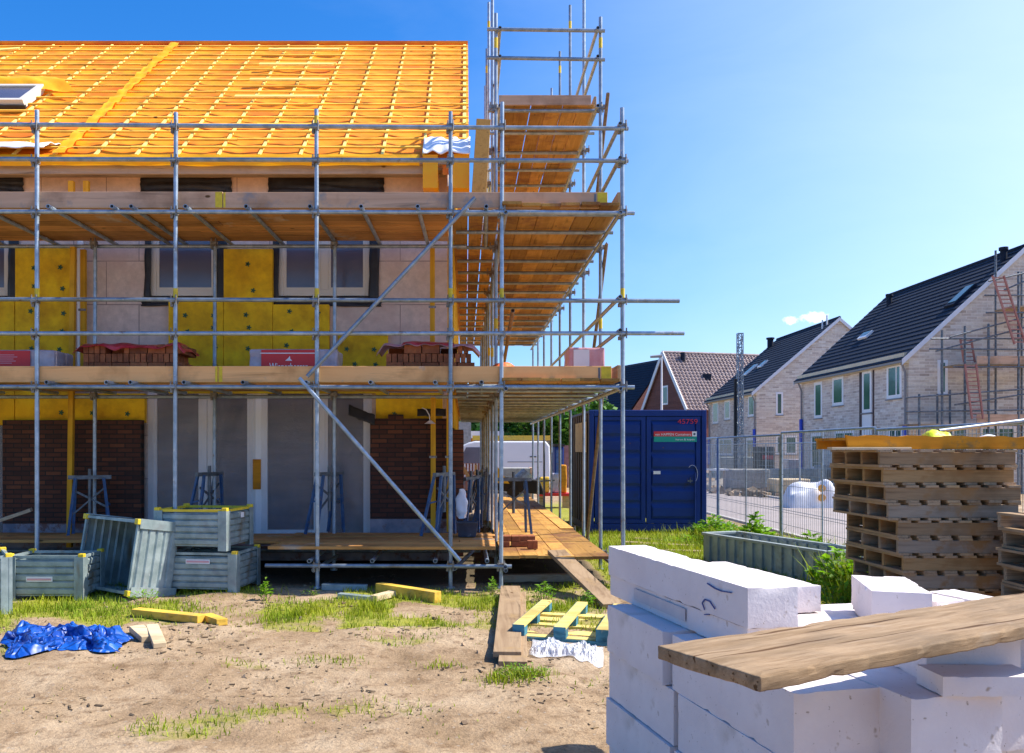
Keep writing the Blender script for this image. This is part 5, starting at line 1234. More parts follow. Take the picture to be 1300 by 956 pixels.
vs_ = gd * gw / 2 + up * (zr_ - ze_); SS = vs_.length
b = B(); e0 = near - rd * .2 + up * ze_ - vs_.normalized() * .3
tiled(b, e0, rd, vs_, RL + .4, SS + .3, course=.36, wave=.06, per=.36, step=.06)
vb = -gd * gw / 2 + up * (zr_ - ze_); e1 = far_ - rd * .2 + up * ze_ - vb.normalized() * .3
tiled(b, e1, rd, vb, RL + .4, SS + .3, course=.36, wave=.06, per=.36, step=.06)
b.tube(apx - rd * .2 + up * zr_, apx + rd * (RL + .2) + up * zr_, .14, 8); rf = b.build('roof', m_pantile, t, fix=False)
for e_, v_ in ((e0, vs_), (e1, vb)):
    b = B(); b.bar(e_ - rd * .03 + up * -.03, e_ - rd * .03 + v_.normalized() * (SS + .3) + up * -.03, .06, .34, (0, 0, 1)); b.build('verge_board', m_verge, rf)
b = B(); g0_ = near + gd * gw * .42; b.poly([g0_ - rd * .04 + up * 5.6, g0_ + gd * .9 - rd * .04 + up * 5.6, g0_ + gd * .9 - rd * .04 + up * 7.3, g0_ - rd * .04 + up * 7.3], rd * .038); o = b.build('window', m_white_frame, t)
b = B(); b.poly([g0_ + gd * .12 - rd * .05 + up * 5.75, g0_ + gd * .78 - rd * .05 + up * 5.75, g0_ + gd * .78 - rd * .05 + up * 7.15, g0_ + gd * .12 - rd * .05 + up * 7.15], rd * .008); b.build('pane', m_glass_far, o)
p = near + gd * 2.0 + rd * 3.1 + up * (ze_ + 2.0 * (zr_ - ze_) / (gw / 2) + .25); b = B(); b.box(tuple(p - Vector((.35, .1, .3))), tuple(p + Vector((.35, .4, .2)))); b.build('roof_window', m_slate, t)
p = near + gd * 3.3 + rd * 1.5 + up * (ze_ + 3.3 * (zr_ - ze_) / (gw / 2)); b = B(); b.tube(p, p + up * .75, .22, 8); b.build('roof_vent', m_slate, t)
# dark roofed house to its left
t = thing('dark_roof_house', 'house with a plain dark roof showing above the container, left of the brown gable', 'house', (13, 78, -.15))
r0, r1 = Vector((PX(846, 83.5), 83.5, PZ(453.5, 83.5))), Vector((PX(752, 97.5), 97.5, PZ(472.5, 97.5))); du = Vector((r1.x - r0.x, r1.y - r0.y, 0)); Ld = du.length; du.normalize()
dn = Vector((-du.y, du.x, 0)); 
if dn.x > 0: dn = -dn
zr2 = (r0.z + r1.z) / 2; H2 = zr2 - 5.0; ev = Vector((r0.x, r0.y, zr2)) + dn * 4.6 - up * H2
b = B(); tiled(b, ev, du, -dn * 4.6 + up * H2, Ld, math.hypot(4.6, H2), course=.36); ev2 = Vector((r0.x, r0.y, zr2)) - dn * 4.6 - up * H2
tiled(b, ev2, du, dn * 4.6 + up * H2, Ld, math.hypot(4.6, H2), course=.36); b.build('roof', m_slate, t, fix=False)
b = B(); c0 = Vector((r0.x, r0.y, 0))
b.poly([c0 + dn * 4.3 + up * -.15, c0 + dn * 4.3 + du * Ld + up * -.15, c0 + dn * 4.3 + du * Ld + up * 5.1, c0 + dn * 4.3 + up * 5.1], -dn * .3); b.build('side_wall', m_brown_brick, t)
for s_ in (0.05, Ld - .35):
    b = B(); b.poly([c0 + du * s_ + dn * 4.29 + up * -.15, c0 + du * s_ - dn * 4.29 + up * -.15, c0 + du * s_ - dn * 4.29 + up * 5.1, c0 + du * s_ + up * (zr2 - .2), c0 + du * s_ + dn * 4.29 + up * 5.1], du * .3); b.build('gable_wall', m_brown_brick, t)
# street lamp in front of them
t = thing('street_lamp', 'street lamp with a flat head in front of the brown gable', 'lamp', (PX(840, 55), 55, -.15))
b = B(); x = PX(840, 55); b.tube((x, 55, -.15), (x, 55, PZ(452, 55)), .10, 8, r2=.05); b.build('pole', m_verge, t); B().tube((x, 55, PZ(452, 55)), (x - .75, 55, PZ(453, 55)), .11, 8, r2=.08).build('lamp_head', m_pipe, t)
# lattice mast and dark post
t = thing('lattice_mast', 'tall thin galvanised lattice mast before the farther cream house', 'mast', (PX(939.5, 42), 42, -.15))
b = B(); x = PX(939.5, 42); w = .12; zt = PZ(423, 42)
for sx in (-1, 1):
    for s2 in (-1, 1): b.tube((x + sx * w, 42 + s2 * w, -.15), (x + sx * w, 42 + s2 * w, zt), .028, 5)
z = 0; s_ = 1
while z < zt - .35:
    for yy in (-w, w): b.tube((x - w * s_, 42 + yy, z), (x + w * s_, 42 + yy, z + .34), .018, 4); b.tube((x - w, 42 + yy, z), (x + w, 42 + yy, z), .018, 4)
    for xx in (-w, w): b.tube((x + xx, 42 - w * s_, z), (x + xx, 42 + w * s_, z + .34), .018, 4)
    z += .34; s_ = -s_
b.box((x - w, 42 - w, zt - .04), (x + w, 42 + w, zt)); b.build('lattice', m_tube, t)
B().box((x - w - .17, 41.95, -.15), (x - w - .06, 42.1, 5.2)).build('cable_duct', m_black, t)

# scaffolding on the gable of house C
YS = 31.6; YS2 = 32.7
t = thing('scaffolding', 'grey tube scaffolding with timber ladders on the cream gable at the right', 'scaffolding', (PX(1250, YS), YS, -.15))
def zt_(py, Y=YS): return PZ(py, Y)
for px, top in ((1167, 500), (1196, 419), (1225, 414), (1255, 411), (1293, 345), (1330, 340)):
    B().tube((PX(px, YS), YS, -.15), (PX(px, YS), YS, zt_(top)), .045, 6).build('standard', m_grey_metal, t)
for px, top in ((1190, 500), (1206, 495), (1264, 318), (1297, 345), (1330, 340)):
    B().tube((PX(px, YS2), YS2, -.15), (PX(px, YS2), YS2, zt_(top, YS2)), .04, 6).build('standard', m_grey_metal, t)
for (a, ya, c_, yc) in ((1182, 430, 1330, 430), (1180, 443, 1330, 444), (1188, 446, 1330, 408), (1206, 428, 1330, 395), (1210, 466, 1330, 466), (1150, 505, 1330, 492), (1212, 514, 1330, 496), (1150, 523, 1330, 520), (1250, 375, 1330, 375), (1255, 357, 1330, 340), (1275, 368, 1330, 345), (1252, 397, 1330, 397)):
    B().tube(P3(a, ya, YS - .06), P3(c_, yc, YS - .06), .035, 6).build('ledger', m_grey_metal, t)
def fdeck(a, y, c_, Y0, Y1, py2=None):
    b = B(); b.add([(PX(a, Y0), Y0, zt_(y, Y0) - .05), (PX(c_, Y0), Y0, zt_(y, Y0) - .05), (PX(c_, Y0), Y1, zt_(y, Y0) - .05), (PX(a, Y0) , Y1, zt_(y, Y0) - .05), (PX(a, Y0), Y0, zt_(y, Y0)), (PX(c_, Y0), Y0, zt_(y, Y0)), (PX(c_, Y0), Y1, zt_(y, Y0)), (PX(a, Y0), Y1, zt_(y, Y0))], [(0,3,2,1),(4,5,6,7),(0,1,5,4),(1,2,6,5),(2,3,7,6),(3,0,4,7)]); b.build('deck', m_old_x, t)
fdeck(1216, 462, 1340, YS, YS2); fdeck(1160, 538, 1340, YS, YS2); fdeck(1286, 388, 1340, YS, YS2)
B().box((PX(1240, YS), YS - .02, zt_(462) + .003), (PX(1340, YS), YS + .02, zt_(452))).build('toe_board', m_toe_grey, t); B().box((PX(1240, YS), YS - .02, zt_(538) + .003), (PX(1340, YS), YS + .02, zt_(526))).build('toe_board', m_toe_grey, t)
def ladder(label, px0, py0, px1, py1, Y, w=.42, n=14):
    l = thing('timber_ladder', label, 'ladder', P3(px0, py0, Y), 'ladders on the right scaffolding'); p, q = P3(px0, py0, Y), P3(px1, py1, Y); b = B()
    W_ = Vector((w, 0, 0))
    for o_ in (0, 1): B().bar(p + W_ * o_, q + W_ * o_, .05, .07, (0, 1, 0)).build('stile', m_wallred, l)
    for i in range(n):
        u = (i + .5) / n; B().bar(p.lerp(q, u), p.lerp(q, u) + W_, .035, .035).build('rung', m_wallred, l)
ladder('reddish ladder on the lowest lift of the right scaffolding', 1234, 532, 1225, 462, YS - .3); ladder('reddish ladder rising above the middle deck of the right scaffolding', 1224, 460, 1219, 430, YS + .3, n=6); ladder('reddish ladder at the top of the right scaffolding crossing the verge', 1288, 437, 1260, 350, YS - .3, n=16)

# =================================================================== THINGS ACROSS THE ROAD
t = thing('bulk_bag', 'white wrapped bulk load with orange dots across the road', 'bulk bag', (PX(1034, 24.5), 24.5, -.15))
x0, x1, yb = PX(1003, 24.5), PX(1068, 24.5), 24.5
b = B(); b.grid(lambda u, v: (x0 + (x1 - x0) * (.5 + (u - .5) * (1 + .0 * v)), yb + .9 * v, -.14 + (.70 * min(1, 1.6 * abs(math.sin(u * 3.1416)) ** .5) * min(1, 1.5 * abs(math.sin(v * 3.1416)) ** .5)) * (1 + .45 * noise.noise(Vector((u * 4, v * 2, 1))) - .25 * (1 - u))), 30, 18)
o = b.build('wrap', m_bulkbag, t, fix=False)
for zz in (.46, .18): B().tube((PX(1043, 24.5), 24.46, zz - .0), (PX(1043, 24.5), 24.50, zz), .11, 14).build('dot', m_orange_dot, t)
t = thing('rubble_heap', 'low heap of rubble and stones across the road', 'rubble', (PX(940, 33), 33, -.15))
b = B(); rr = random.Random(9)
for i in range(140):
    x = PX(905, 33) + rr.random() * 5.2; y = 30 + rr.random() * 6; s = rr.uniform(.05, .2); m = Matrix.Translation((x, y, -.12 + s * .3)) @ Matrix.Rotation(rr.random() * 6, 4, Vector((rr.random(), rr.random(), 1)).normalized()); b.box((-s, -s * .7, -s * .5), (s, s * .7, s * .5), m)
b.build('stones', m_stone, t)['kind'] = 'stuff'
t = thing('sand_heap', 'long low heap of light sand before the farther cream house', 'sand', (13.5, 38, -.15))
b = B(); b.grid(lambda u, v: (11.2 + 5 * u, 36 + 5 * v, -.16 + .75 * (math.sin(u * 3.14159) * math.sin(v * 3.14159)) * (1 + .3 * noise.noise(Vector((u * 4, v * 4, 0))))), 30, 20); b.build('heap', M('heap_sand', (.36, .30, .22), (.46, .38, .27), bmp=.4, scale=4), t, fix=False)
t = thing('brick_pallet', 'low grey pallet load of blocks before the cream house', 'pallet load', (PX(990, 37), 37, -.15))
for k in range(3): B().box((PX(975, 37) + k * 1.3, 36.5, -.15), (PX(975, 37) + k * 1.3 + 1.15, 37.5, .75)).build('block_pack', m_concrete, t, bevel=.03)
t = thing('mini_skip', 'small dark waste skip with a red band in front of the farther house', 'skip', (PX(970, 40), 40, -.15))
B().box((PX(959, 40), 39.5, .5), (PX(979, 40), 40.4, 1.75)).build('skip_body', m_black, t, bevel=.05); B().box((PX(963, 40), 39.46, PZ(583, 40)), (PX(977, 40), 39.495, PZ(578, 40))).build('band', m_label_red, t)
for xx in (961, 977): B().tube((PX(xx, 40), 39.9, -.15), (PX(xx, 40), 39.9, .5), .06, 6).build('leg', m_black, t)
for k, (px, Y, w_p, h_p, mt_x, lab) in enumerate(((928, 34, 1.6, .8, m_concrete, 'grey pack of paving behind the fence nearest the container'), (1000, 44, 2.4, 1.1, m_film_grey, 'grey wrapped pack before the nearer cream house, below its left window'), (1044, 37, 1.8, .9, m_concrete, 'grey block pack before the nearer cream house, behind the white bulk load'), (915, 46, 2.0, 1.2, m_bin_dull, 'dull green site box before the farther cream house'), (985, 31, 1.3, .5, m_pale_timber, 'low pale timber pack across the road left of the white bulk load'))):
    t = thing('material_pack', lab, 'pack', (PX(px, Y), Y, -.15), 'material packs across the road'); x = PX(px, Y)
    B().box((x, Y, .0), (x + w_p, Y + .9, h_p)).build('load', mt_x, t, bevel=.04); B().box((x - .03, Y - .03, -.15), (x + w_p + .03, Y + .93, -.002)).build('base', m_old_x, t)
t = thing('yellow_crate', 'pale yellow crate beside the small dark skip', 'crate', (PX(952, 38), 38, -.15))
B().box((PX(947, 38), 37.7, .1), (PX(956, 38), 38.3, .62)).build('crate_box', m_pale_timber, t, bevel=.02); B().box((PX(946, 38), 37.6, -.1), (PX(957, 38), 38.4, .098)).build('crate_base', m_old_x, t)
t = thing('sawhorse_table', 'white topped work table behind the fence beside the container', 'table', (PX(910, 33), 33, -.15))
B().box((PX(899, 33), 32.6, .78), (PX(921, 33), 33.3, .84)).build('tabletop', m_white_frame, t)
for xx in (901, 919): B().box((PX(xx, 33) - .04, 32.9, -.15), (PX(xx, 33) + .04, 33.0, .779)).build('leg', m_pipe, t)

# =================================================================== BEYOND THE WALKWAY
# white van
YV = 33.0; vx0, vx1 = PX(606, YV), PX(698, YV); zf = -.15; ztv = PZ(560, YV)
t = thing('white_van', 'white panel van parked beyond the end of the scaffold walkway', 'van', ((vx0 + vx1) / 2, YV + 1, zf))
prof = [(0, .35), (0, .95), (.18, 1.15), (.55, 1.9), (.85, ztv - zf - .06), (1.1, ztv - zf), (vx1 - vx0 + 1.2 - .15, ztv - zf), (vx1 - vx0 + 1.2, ztv - zf - .2), (vx1 - vx0 + 1.25, .35)]
b = B(); b.poly([(vx0 - 1.2 + x, YV, zf + z) for x, z in prof], (0, 1.9, 0)); o = b.build('body', m_van, t, bevel=.06)
B().poly([(vx0 - 1.2 + .45, YV - .012, zf + 1.2), (vx0 - 1.2 + 1.5, YV - .012, zf + 1.2), (vx0 - 1.2 + 1.5, YV - .012, zf + 1.85), (vx0 - 1.2 + .75, YV - .012, zf + 1.85)], (0, .01, 0)).build('window', m_glass, t)
for xx in (vx0 - .5, vx1 - .35):
    w_ = B().tube((xx, YV - .03, zf + .33), (xx, YV + .2, zf + .33), .33, 20).build('wheel', m_black, t); B().tube((xx, YV - .045, zf + .33), (xx, YV - .032, zf + .33), .19, 14).build('rim', m_grey_metal, w_)
B().box((vx0 - 1.2 + 1.62, YV - .012, zf + .55), (vx0 - 1.2 + 1.64, YV - .002, zf + 1.95)).build('door_gap', m_pipe, t); B().box((vx0 + 1.2, YV - .012, zf + 1.25), (vx1 - .3, YV - .002, zf + 1.28)).build('door_rail', m_pipe, t); B().box((vx0 + 2.1, YV - .03, zf + 1.45), (vx0 + 2.35, YV - .002, zf + 1.49)).build('handle', m_black, t); B().box((vx1 - .02, YV + .1, zf + 1), (vx1 + .075, YV + .3, zf + 1.3)).build('tail_light', m_label_red, t)
t = thing('timber_stack', 'long yellow timber pack on a rack in front of the trees', 'timber', (PX(655, 36), 36, -.15))
B().box((PX(600, 36), 35.8, PZ(559, 36)), (PX(700, 36), 36.8, PZ(553, 36))).build('boards', m_yellow_timber, t)
for xx in (604, 650, 696): B().box((PX(xx, 36) - .08, 36.2, -.15), (PX(xx, 36) + .08, 36.4, PZ(559.1, 36))).build('support', m_pipe, t)
t = thing('concrete_block', 'grey concrete ballast block on the walkway side of the van', 'block', (PX(655, 27), 27, -.15))
B().box((PX(636, 27), 27, -.14), (PX(673, 27), 27.9, PZ(594, 27))).build('block_body', m_concrete, t, bevel=.03); B().box((PX(673.2, 27), 27, -.14), (PX(677, 27), 27.9, PZ(594, 27))).build('end_board', m_toe_grey, t)
t = thing('site_barrow', 'dark barrow with yellow tray at the far end of the walkway', 'barrow', (PX(655, 21.8), 21.8, .37))
b = B(); x, y, z = PX(655, 22), 21.6, .3; b.poly([(x - .75, y, z + .25), (x + .75, y, z + .12), (x + .6, y, z + .5), (x - .5, y, z + .62)], (0, .6, 0)); b.build('tray', m_black, t, bevel=.03)
b = B(); b.poly([(x - .75, y - .1, z + .45), (x - .2, y - .1, z + .42), (x - .5, y - .1, z + .85)], (0, .08, 0)); b.build('yellow_guard', m_bin_yellow, t)
w_ = B().tube((x - .1, y - .05, z + .15), (x - .1, y + .1, z + .15), .16, 16).build('wheel', m_black, t); B().bar((x + .3, y + .1, z + .45), (x + 1.0, y + .1, z + .5), .04, .04).build('handle', m_grey_metal, t)
t = thing('cement_mixer', 'grey cement mixer drum beyond the walkway end', 'mixer', (PX(668, 24), 24, -.15))
x, y = PX(664, 24), 24.0; b = B(); b.tube((x - .2, y, .5), (x + .15, y, .95), .3, 16, r2=.18); b.tube((x - .4, y, .3), (x - .2, y, .5), .18, 16, r2=.3); b.build('drum', m_grey_metal, t); b = B(); b.bar((x - .35, y, -.15), (x - .05, y, .6), .05, .05); b.bar((x + .35, y, -.15), (x, y, .6), .05, .05); b.build('stand', m_rusty, t)
# low red site bench, wall etc. between the outer standards
t = thing('timber_trestle_bench', 'low bench with a red edge beyond the walkway, right of the van', 'bench', (PX(701, 25), 25, -.15))
B().box((PX(682, 25), 24.6, PZ(629, 25)), (PX(722, 25), 25.2, PZ(625.5, 25))).build('bench_top', m_label_red, t)
for xx in (686, 718): B().box((PX(xx, 25) - .1, 24.8, -.16), (PX(xx, 25) + .1, 25.0, PZ(629.1, 25))).build('leg', m_old_x, t)
for k, (a, c_, pt, pb, mt_x, lab) in enumerate(((685, 697, 605, 625, m_yellow_timber, 'yellow sack lying on the red edged bench'), (699, 709, 600, 625, m_film_grey, 'grey sack standing on the red edged bench'), (711, 719, 590, 625, m_amber_timber, 'brown board pack standing on the red edged bench'))):
    o = B().box((PX(a, 24.9), 24.7, PZ(625.3, 25)), (PX(c_, 24.9), 25.1, PZ(pt, 25))).build('load_pack', mt_x, None, at=(PX(a, 24.9), 24.7, PZ(625.3, 25)), bevel=.05); roughen(o, .02, 3, 2); tag(o, lab, 'pack')
t = thing('site_hoarding', 'weathered red board fence standing beyond the walkway to the right of the van', 'fence', (PX(725, 38), 38, -.15))
b = B()
for k in range(22): b.box((PX(700, 38) + k * .2, 38, -.15), (PX(700, 38) + k * .2 + .19, 38.03, PZ(566, 38) + .02 * (k % 2)))
b.build('boards', m_wallred, t); B().box((PX(700, 38), 38.031, 1), (PX(820, 38), 38.07, 1.1)).build('rail', m_old_x, t)
t = thing('blue_hut', 'dark blue site toilet between the van and the red board fence', 'hut', (PX(708, 36.5), 36.5, -.15))
B().box((PX(704, 36.5), 36.5, -.15), (PX(716, 36.5), 37.5, PZ(567, 36.5))).build('hut_body', m_container, t, bevel=.05); B().box((PX(703.5, 36.5), 36.4, PZ(567, 36.5) + .002), (PX(716.5, 36.5), 37.6, PZ(563.5, 36.5))).build('roof', m_black, t); B().box((PX(706, 36.5), 36.47, 0), (PX(714, 36.5), 36.498, 1.6)).build('door', m_trestle, t)
t = thing('timber_gate', 'old reddish pallet fence between the gable and the trestles', 'fence', (PX(595, 23), 23, -.15))
b = B()
for k in range(7): b.box((PX(583, 23) + k * .085, 23, .1), (PX(583, 23) + k * .085 + .06, 23.03, PZ(588, 23)))
b.build('pickets', m_wallred, t); b = B(); b.box((PX(580, 23), 23.031, .4), (PX(612, 23), 23.07, .5)); b.box((PX(580, 23), 23.031, .9), (PX(612, 23), 23.07, 1.0)); b.build('rails', m_old_x, t)
t = thing('timber_prop', 'pale timber prop standing and leaning beside the gable at the walkway end', 'prop', (PX(586, 19), 19, .37))
b = B(); b.bar(P3(586, 655, 19), P3(586, 588, 19), .09, .09, (0, 1, 0)); b.bar(P3(587, 592, 18.9), P3(602, 618, 18.9), .08, .06, (0, 1, 0)); b.bar(P3(604, 650, 19), P3(604, 590, 19), .07, .07, (0, 1, 0)); b.build('timbers', m_pale_timber, t)
t = thing('grey_brick_house', 'distant grey brick building glimpsed beside the gable', 'house', (-1, 50, -.15))
B().box((PX(560, 50), 50, -.15), (PX(598, 50), 54, PZ(535, 50))).build('wall', m_concrete, t); B().box((PX(596, 50), 50.5, PZ(556, 50)), (PX(640, 50), 54, PZ(547, 50))).build('canopy', m_verge, t); B().box((PX(598.2, 50), 51, -.15), (PX(640, 50), 54, PZ(556.1, 50))).build('wall', m_amber_timber, t, 'timber clad wall under the canopy')
t = thing('parked_car', 'pale blue parked car glimpsed left of the van', 'car', (PX(603, 40), 40, -.15))
b = B(); x = PX(585, 40); b.poly([(x, 40, .15), (x + 3.0, 40, .15), (x + 3.0, 40, .8), (x + 2.3, 40, .9), (x + 1.8, 40, 1.35), (x + .4, 40, 1.35), (x, 40, .9)], (0, 1.7, 0)); b.build('body', m_van, t, bevel=.08)
B().poly([(x + .45, 39.98, .92), (x + 2.1, 39.98, .92), (x + 1.7, 39.98, 1.28), (x + .5, 39.98, 1.28)], (0, .015, 0)).build('window', m_glass_far, t)
for xx in (x + .6, x + 2.4): B().tube((xx, 39.96, .17), (xx, 40.2, .17), .3, 16).build('wheel', m_black, t)

# =================================================================== TREES, PLANTS, GRASS
def tree(label, x, y, h, r, seed, n=2600, leaf=.16, trunk=.3):
    rr = random.Random(seed); t = thing('tree', label, 'tree', (x, y, -.15), 'trees beyond the walkway')
    b = B(); b.tube((x, y, -.15), (x, y, h * .45), trunk, 8, r2=trunk * .6)
    cl = []
    for k in range(26):
        a = rr.random() * 6.28; rad = r * rr.random() ** .5 * .85; zz = h * (.28 + .66 * rr.random()); f_ = 1 - max(0, (zz / h - .55)) * 1.5
        cl.append((Vector((x + math.cos(a) * rad * f_, y + math.sin(a) * rad * f_, zz)), r * rr.uniform(.22, .42)))
    for c_, s in cl[:9]: b.tube((x, y, h * .3 + rr.random() * h * .15), c_, trunk * .35, 5, r2=.03)
    b.build('trunk', m_bark, t)
    b = B()
    for i in range(n):
        c_, s = cl[rr.randrange(len(cl))]; d = Vector((rr.gauss(0, 1), rr.gauss(0, 1), rr.gauss(0, 1))).normalized(); p = c_ + d * s * rr.random() ** .35
        a = Vector((rr.gauss(0, 1), rr.gauss(0, 1), rr.gauss(0, .6))).normalized(); e = a.cross(d)
        if e.length < .1: continue
        e.normalize(); q = leaf * rr.uniform(.6, 1.4); b.add([p - a * q, p - e * q * .55, p + a * q, p + e * q * .55], [(0, 1, 2, 3)])
    b.build('crown', m_leaf, t, fix=False)
for i, (px, Y, h, r) in enumerate(((600, 62, 5.2, 2.6), (630, 66, 6.6, 3.4), (668, 64, 6.0, 3.2), (700, 60, 6.8, 3.6), (735, 64, 6.5, 3.2), (645, 74, 7.2, 3.8), (690, 76, 8.0, 3.8))):
    tree(['leafy tree farthest left beyond the walkway', 'second leafy tree from the left beyond the van', 'leafy tree in the middle beyond the van', 'bright leafy tree right of the van', 'leafy tree close to the container beyond the walkway', 'taller tree behind, left of the two back trees', 'taller tree behind, right of the two back trees'][i], PX(px, Y), Y, h, r, 50 + i, n=3000, leaf=.24)
t = thing('hedge', 'low green hedge closing the view beyond the walkway', 'hedge', (PX(660, 58), 58, -.15))
b = B(); rr = random.Random(77)
for i in range(5000):
    p = Vector((PX(560, 58) + rr.random() * 11, 57.5 + rr.random() * 1.2, -.1 + 2.9 * rr.random() ** .7)); a = Vector((rr.gauss(0, 1), rr.gauss(0, 1), rr.gauss(0, .7))).normalized(); e = a.cross(Vector((rr.gauss(0, 1), rr.gauss(0, 1), rr.gauss(0, 1)))).normalized(); q = .14
    b.add([p - a * q, p - e * q * .6, p + a * q, p + e * q * .6], [(0, 1, 2, 3)])
b.build('foliage', m_leaf, t, fix=False)

def grassy(x, y):
    """0..1 how much grass grows at (x, y)"""
    n = noise.noise(Vector((x * .9, y * 1.3, 2))) * .5 + .5; n2 = noise.noise(Vector((x * 3, y * 3, 5))) * .5 + .5
    px = CX + F * x / y; py = CY + F * EYE / y
    if y > 26 or y < 3: return .3 * n
    if x > 5.9: return (.9 * n2 if x < 6.6 else (0 if x < 11.15 else .75 * (1 if 11.15 < x < 14 else .3) * n))
    if -9.5 < x < -.3 and 9.75 < y < 20: return 0
    if -.3 <= x < 1.75 and y > 9.7: return 0.02
    if x >= 1.75 and y > 9.7: return min(1, (.35 + .9 * n))
    g = ss(9.9, 8.3, y) * 0 + ss(6.9, 8.0, y) * (ss(.42, .60, n) * 1.0)
    if px < 160: g = max(g, ss(6.9, 7.6, y) * ss(.25, .45, n))
    if 435 < px < 500 and 750 < py < 800: g = max(g, .8)
    if 330 < px < 410 and 765 < py < 800: g = max(g, .75 * n2 + .2)
    if 600 < px < 770 and py < 800: g = max(g, .55 * n + .25)
    if 225 < px < 335 and 755 < py: g *= .35
    if y < 7: g = max(g, .5 * ss(.62, .75, n))
    return min(1, g)
# ground sheet
xs = [-400, -120, -60, -35, -22, -15] + [-11 + .11 * i for i in range(191)] + [10.2, 10.7, 11.2, 12, 13, 14, 16, 20, 30, 45, 70, 130, 400]
ys = [-60, -20, -8, -2, 1, 2.2, 3] + [3.4 + .075 * i for i in range(120)] + [12.5 + .2 * i for i in range(50)] + [22.8, 24, 26, 29, 33, 38, 45, 55, 70, 90, 130, 200, 400, 900]
b = B(); b.add([(x, y, (gz(x, y) if not (6.6 < x < 11.1) else -.16)) for y in ys for x in xs], [(j * len(xs) + i, j * len(xs) + i + 1, (j + 1) * len(xs) + i + 1, (j + 1) * len(xs) + i) for j in range(len(ys) - 1) for i in range(len(xs) - 1)], True)
m_ground, nt, bb, out = new_mat('sandy_ground')
v0 = coords(nt); n1 = tex_noise(nt, v0, .9, 8, .65); n2 = tex_noise(nt, v0, 7, 8, .7); n3 = tex_noise(nt, v0, 45, 4, .7)
sand = ramp(nt, n1, [(.3, (.22, .145, .08)), (.46, (.38, .265, .16)), (.64, (.52, .39, .255))])
sand = mixc(nt, ramp(nt, n2, [(.50, (0, 0, 0)), (.68, (.9, .9, .9))]), sand, (.20, .125, .07))
sand = mixc(nt, 1, sand, ramp(nt, n3, [(.3, (.72, .72, .72)), (.6, (1, 1, 1))]), 'MULTIPLY')
vor = nt.nodes.new('ShaderNodeTexVoronoi'); nt.links.new(v0, vor.inputs['Vector']); vor.inputs['Scale'].default_value = 14
sand = mixc(nt, ramp(nt, vor.outputs['Distance'], [(.10, (1, 1, 1)), (.16, (0, 0, 0))]), sand, (.34, .27, .20))
at = nt.nodes.new('ShaderNodeAttribute'); at.attribute_name = 'grass'
turf = ramp(nt, n2, [(.35, (.20, .23, .02)), (.65, (.33, .33, .035))])
gm = math_n(nt, 'ADD', at.outputs['Fac'], math_n(nt, 'MULTIPLY', math_n(nt, 'SUBTRACT', n2, .5), 1.0))
col = mixc(nt, ramp(nt, gm, [(.35, (0, 0, 0)), (.75, (.85, .85, .85))]), sand, turf)
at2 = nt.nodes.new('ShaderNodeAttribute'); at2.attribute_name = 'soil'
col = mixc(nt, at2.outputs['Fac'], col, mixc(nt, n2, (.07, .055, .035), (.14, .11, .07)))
nt.links.new(col, bb.inputs['Base Color']); bb.inputs['Roughness'].default_value = 1; bb.inputs['Specular IOR Level'].default_value = .1
bump(nt, bb, math_n(nt, 'ADD', n2, math_n(nt, 'MULTIPLY', n3, .35)), .9, .035)
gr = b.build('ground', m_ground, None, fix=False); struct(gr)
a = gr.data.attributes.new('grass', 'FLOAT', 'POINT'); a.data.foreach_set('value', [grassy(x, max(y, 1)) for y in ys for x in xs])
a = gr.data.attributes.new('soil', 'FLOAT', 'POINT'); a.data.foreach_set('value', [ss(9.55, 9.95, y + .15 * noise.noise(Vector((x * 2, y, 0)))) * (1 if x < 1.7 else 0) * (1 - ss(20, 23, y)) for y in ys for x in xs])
# grass blades
rr = random.Random(12); b = B(); vs = []; fs = []
def blade(x, y, h, w, lean, a):
    z = gz(x, y) - .005; c_, s = math.cos(a), math.sin(a); o = len(vs); lx, ly = math.cos(a + 1.3) * lean, math.sin(a + 1.3) * lean
    vs.extend([(x - c_ * w, y - s * w, z), (x + c_ * w, y + s * w, z), (x + lx * .4 + c_ * w * .7, y + ly * .4 + s * w * .7, z + h * .6), (x + lx * .4 - c_ * w * .7, y + ly * .4 - s * w * .7, z + h * .6), (x + lx, y + ly, z + h)])
    fs.extend([(o, o + 1, o + 2, o + 3), (o + 3, o + 2, o + 4)])
n = 0
for _ in range(150000):
    y = 4.6 + 13 * rr.random() ** 1.25; x = -5.6 + rr.random() * 12
    if abs((x * F / y)) > 760: continue
    g = grassy(x, y)
    if rr.random() > g * .9 + (.012 if y < 9.6 else 0): continue
    h = rr.uniform(.02, .055) * (.6 + g) * (1.6 if x > 1.8 and y > 9 else 1)
    blade(x, y, h, rr.uniform(.0022, .0042) * (1 + y * .04), h * rr.uniform(.2, .9), rr.random() * 6.28); n += 1
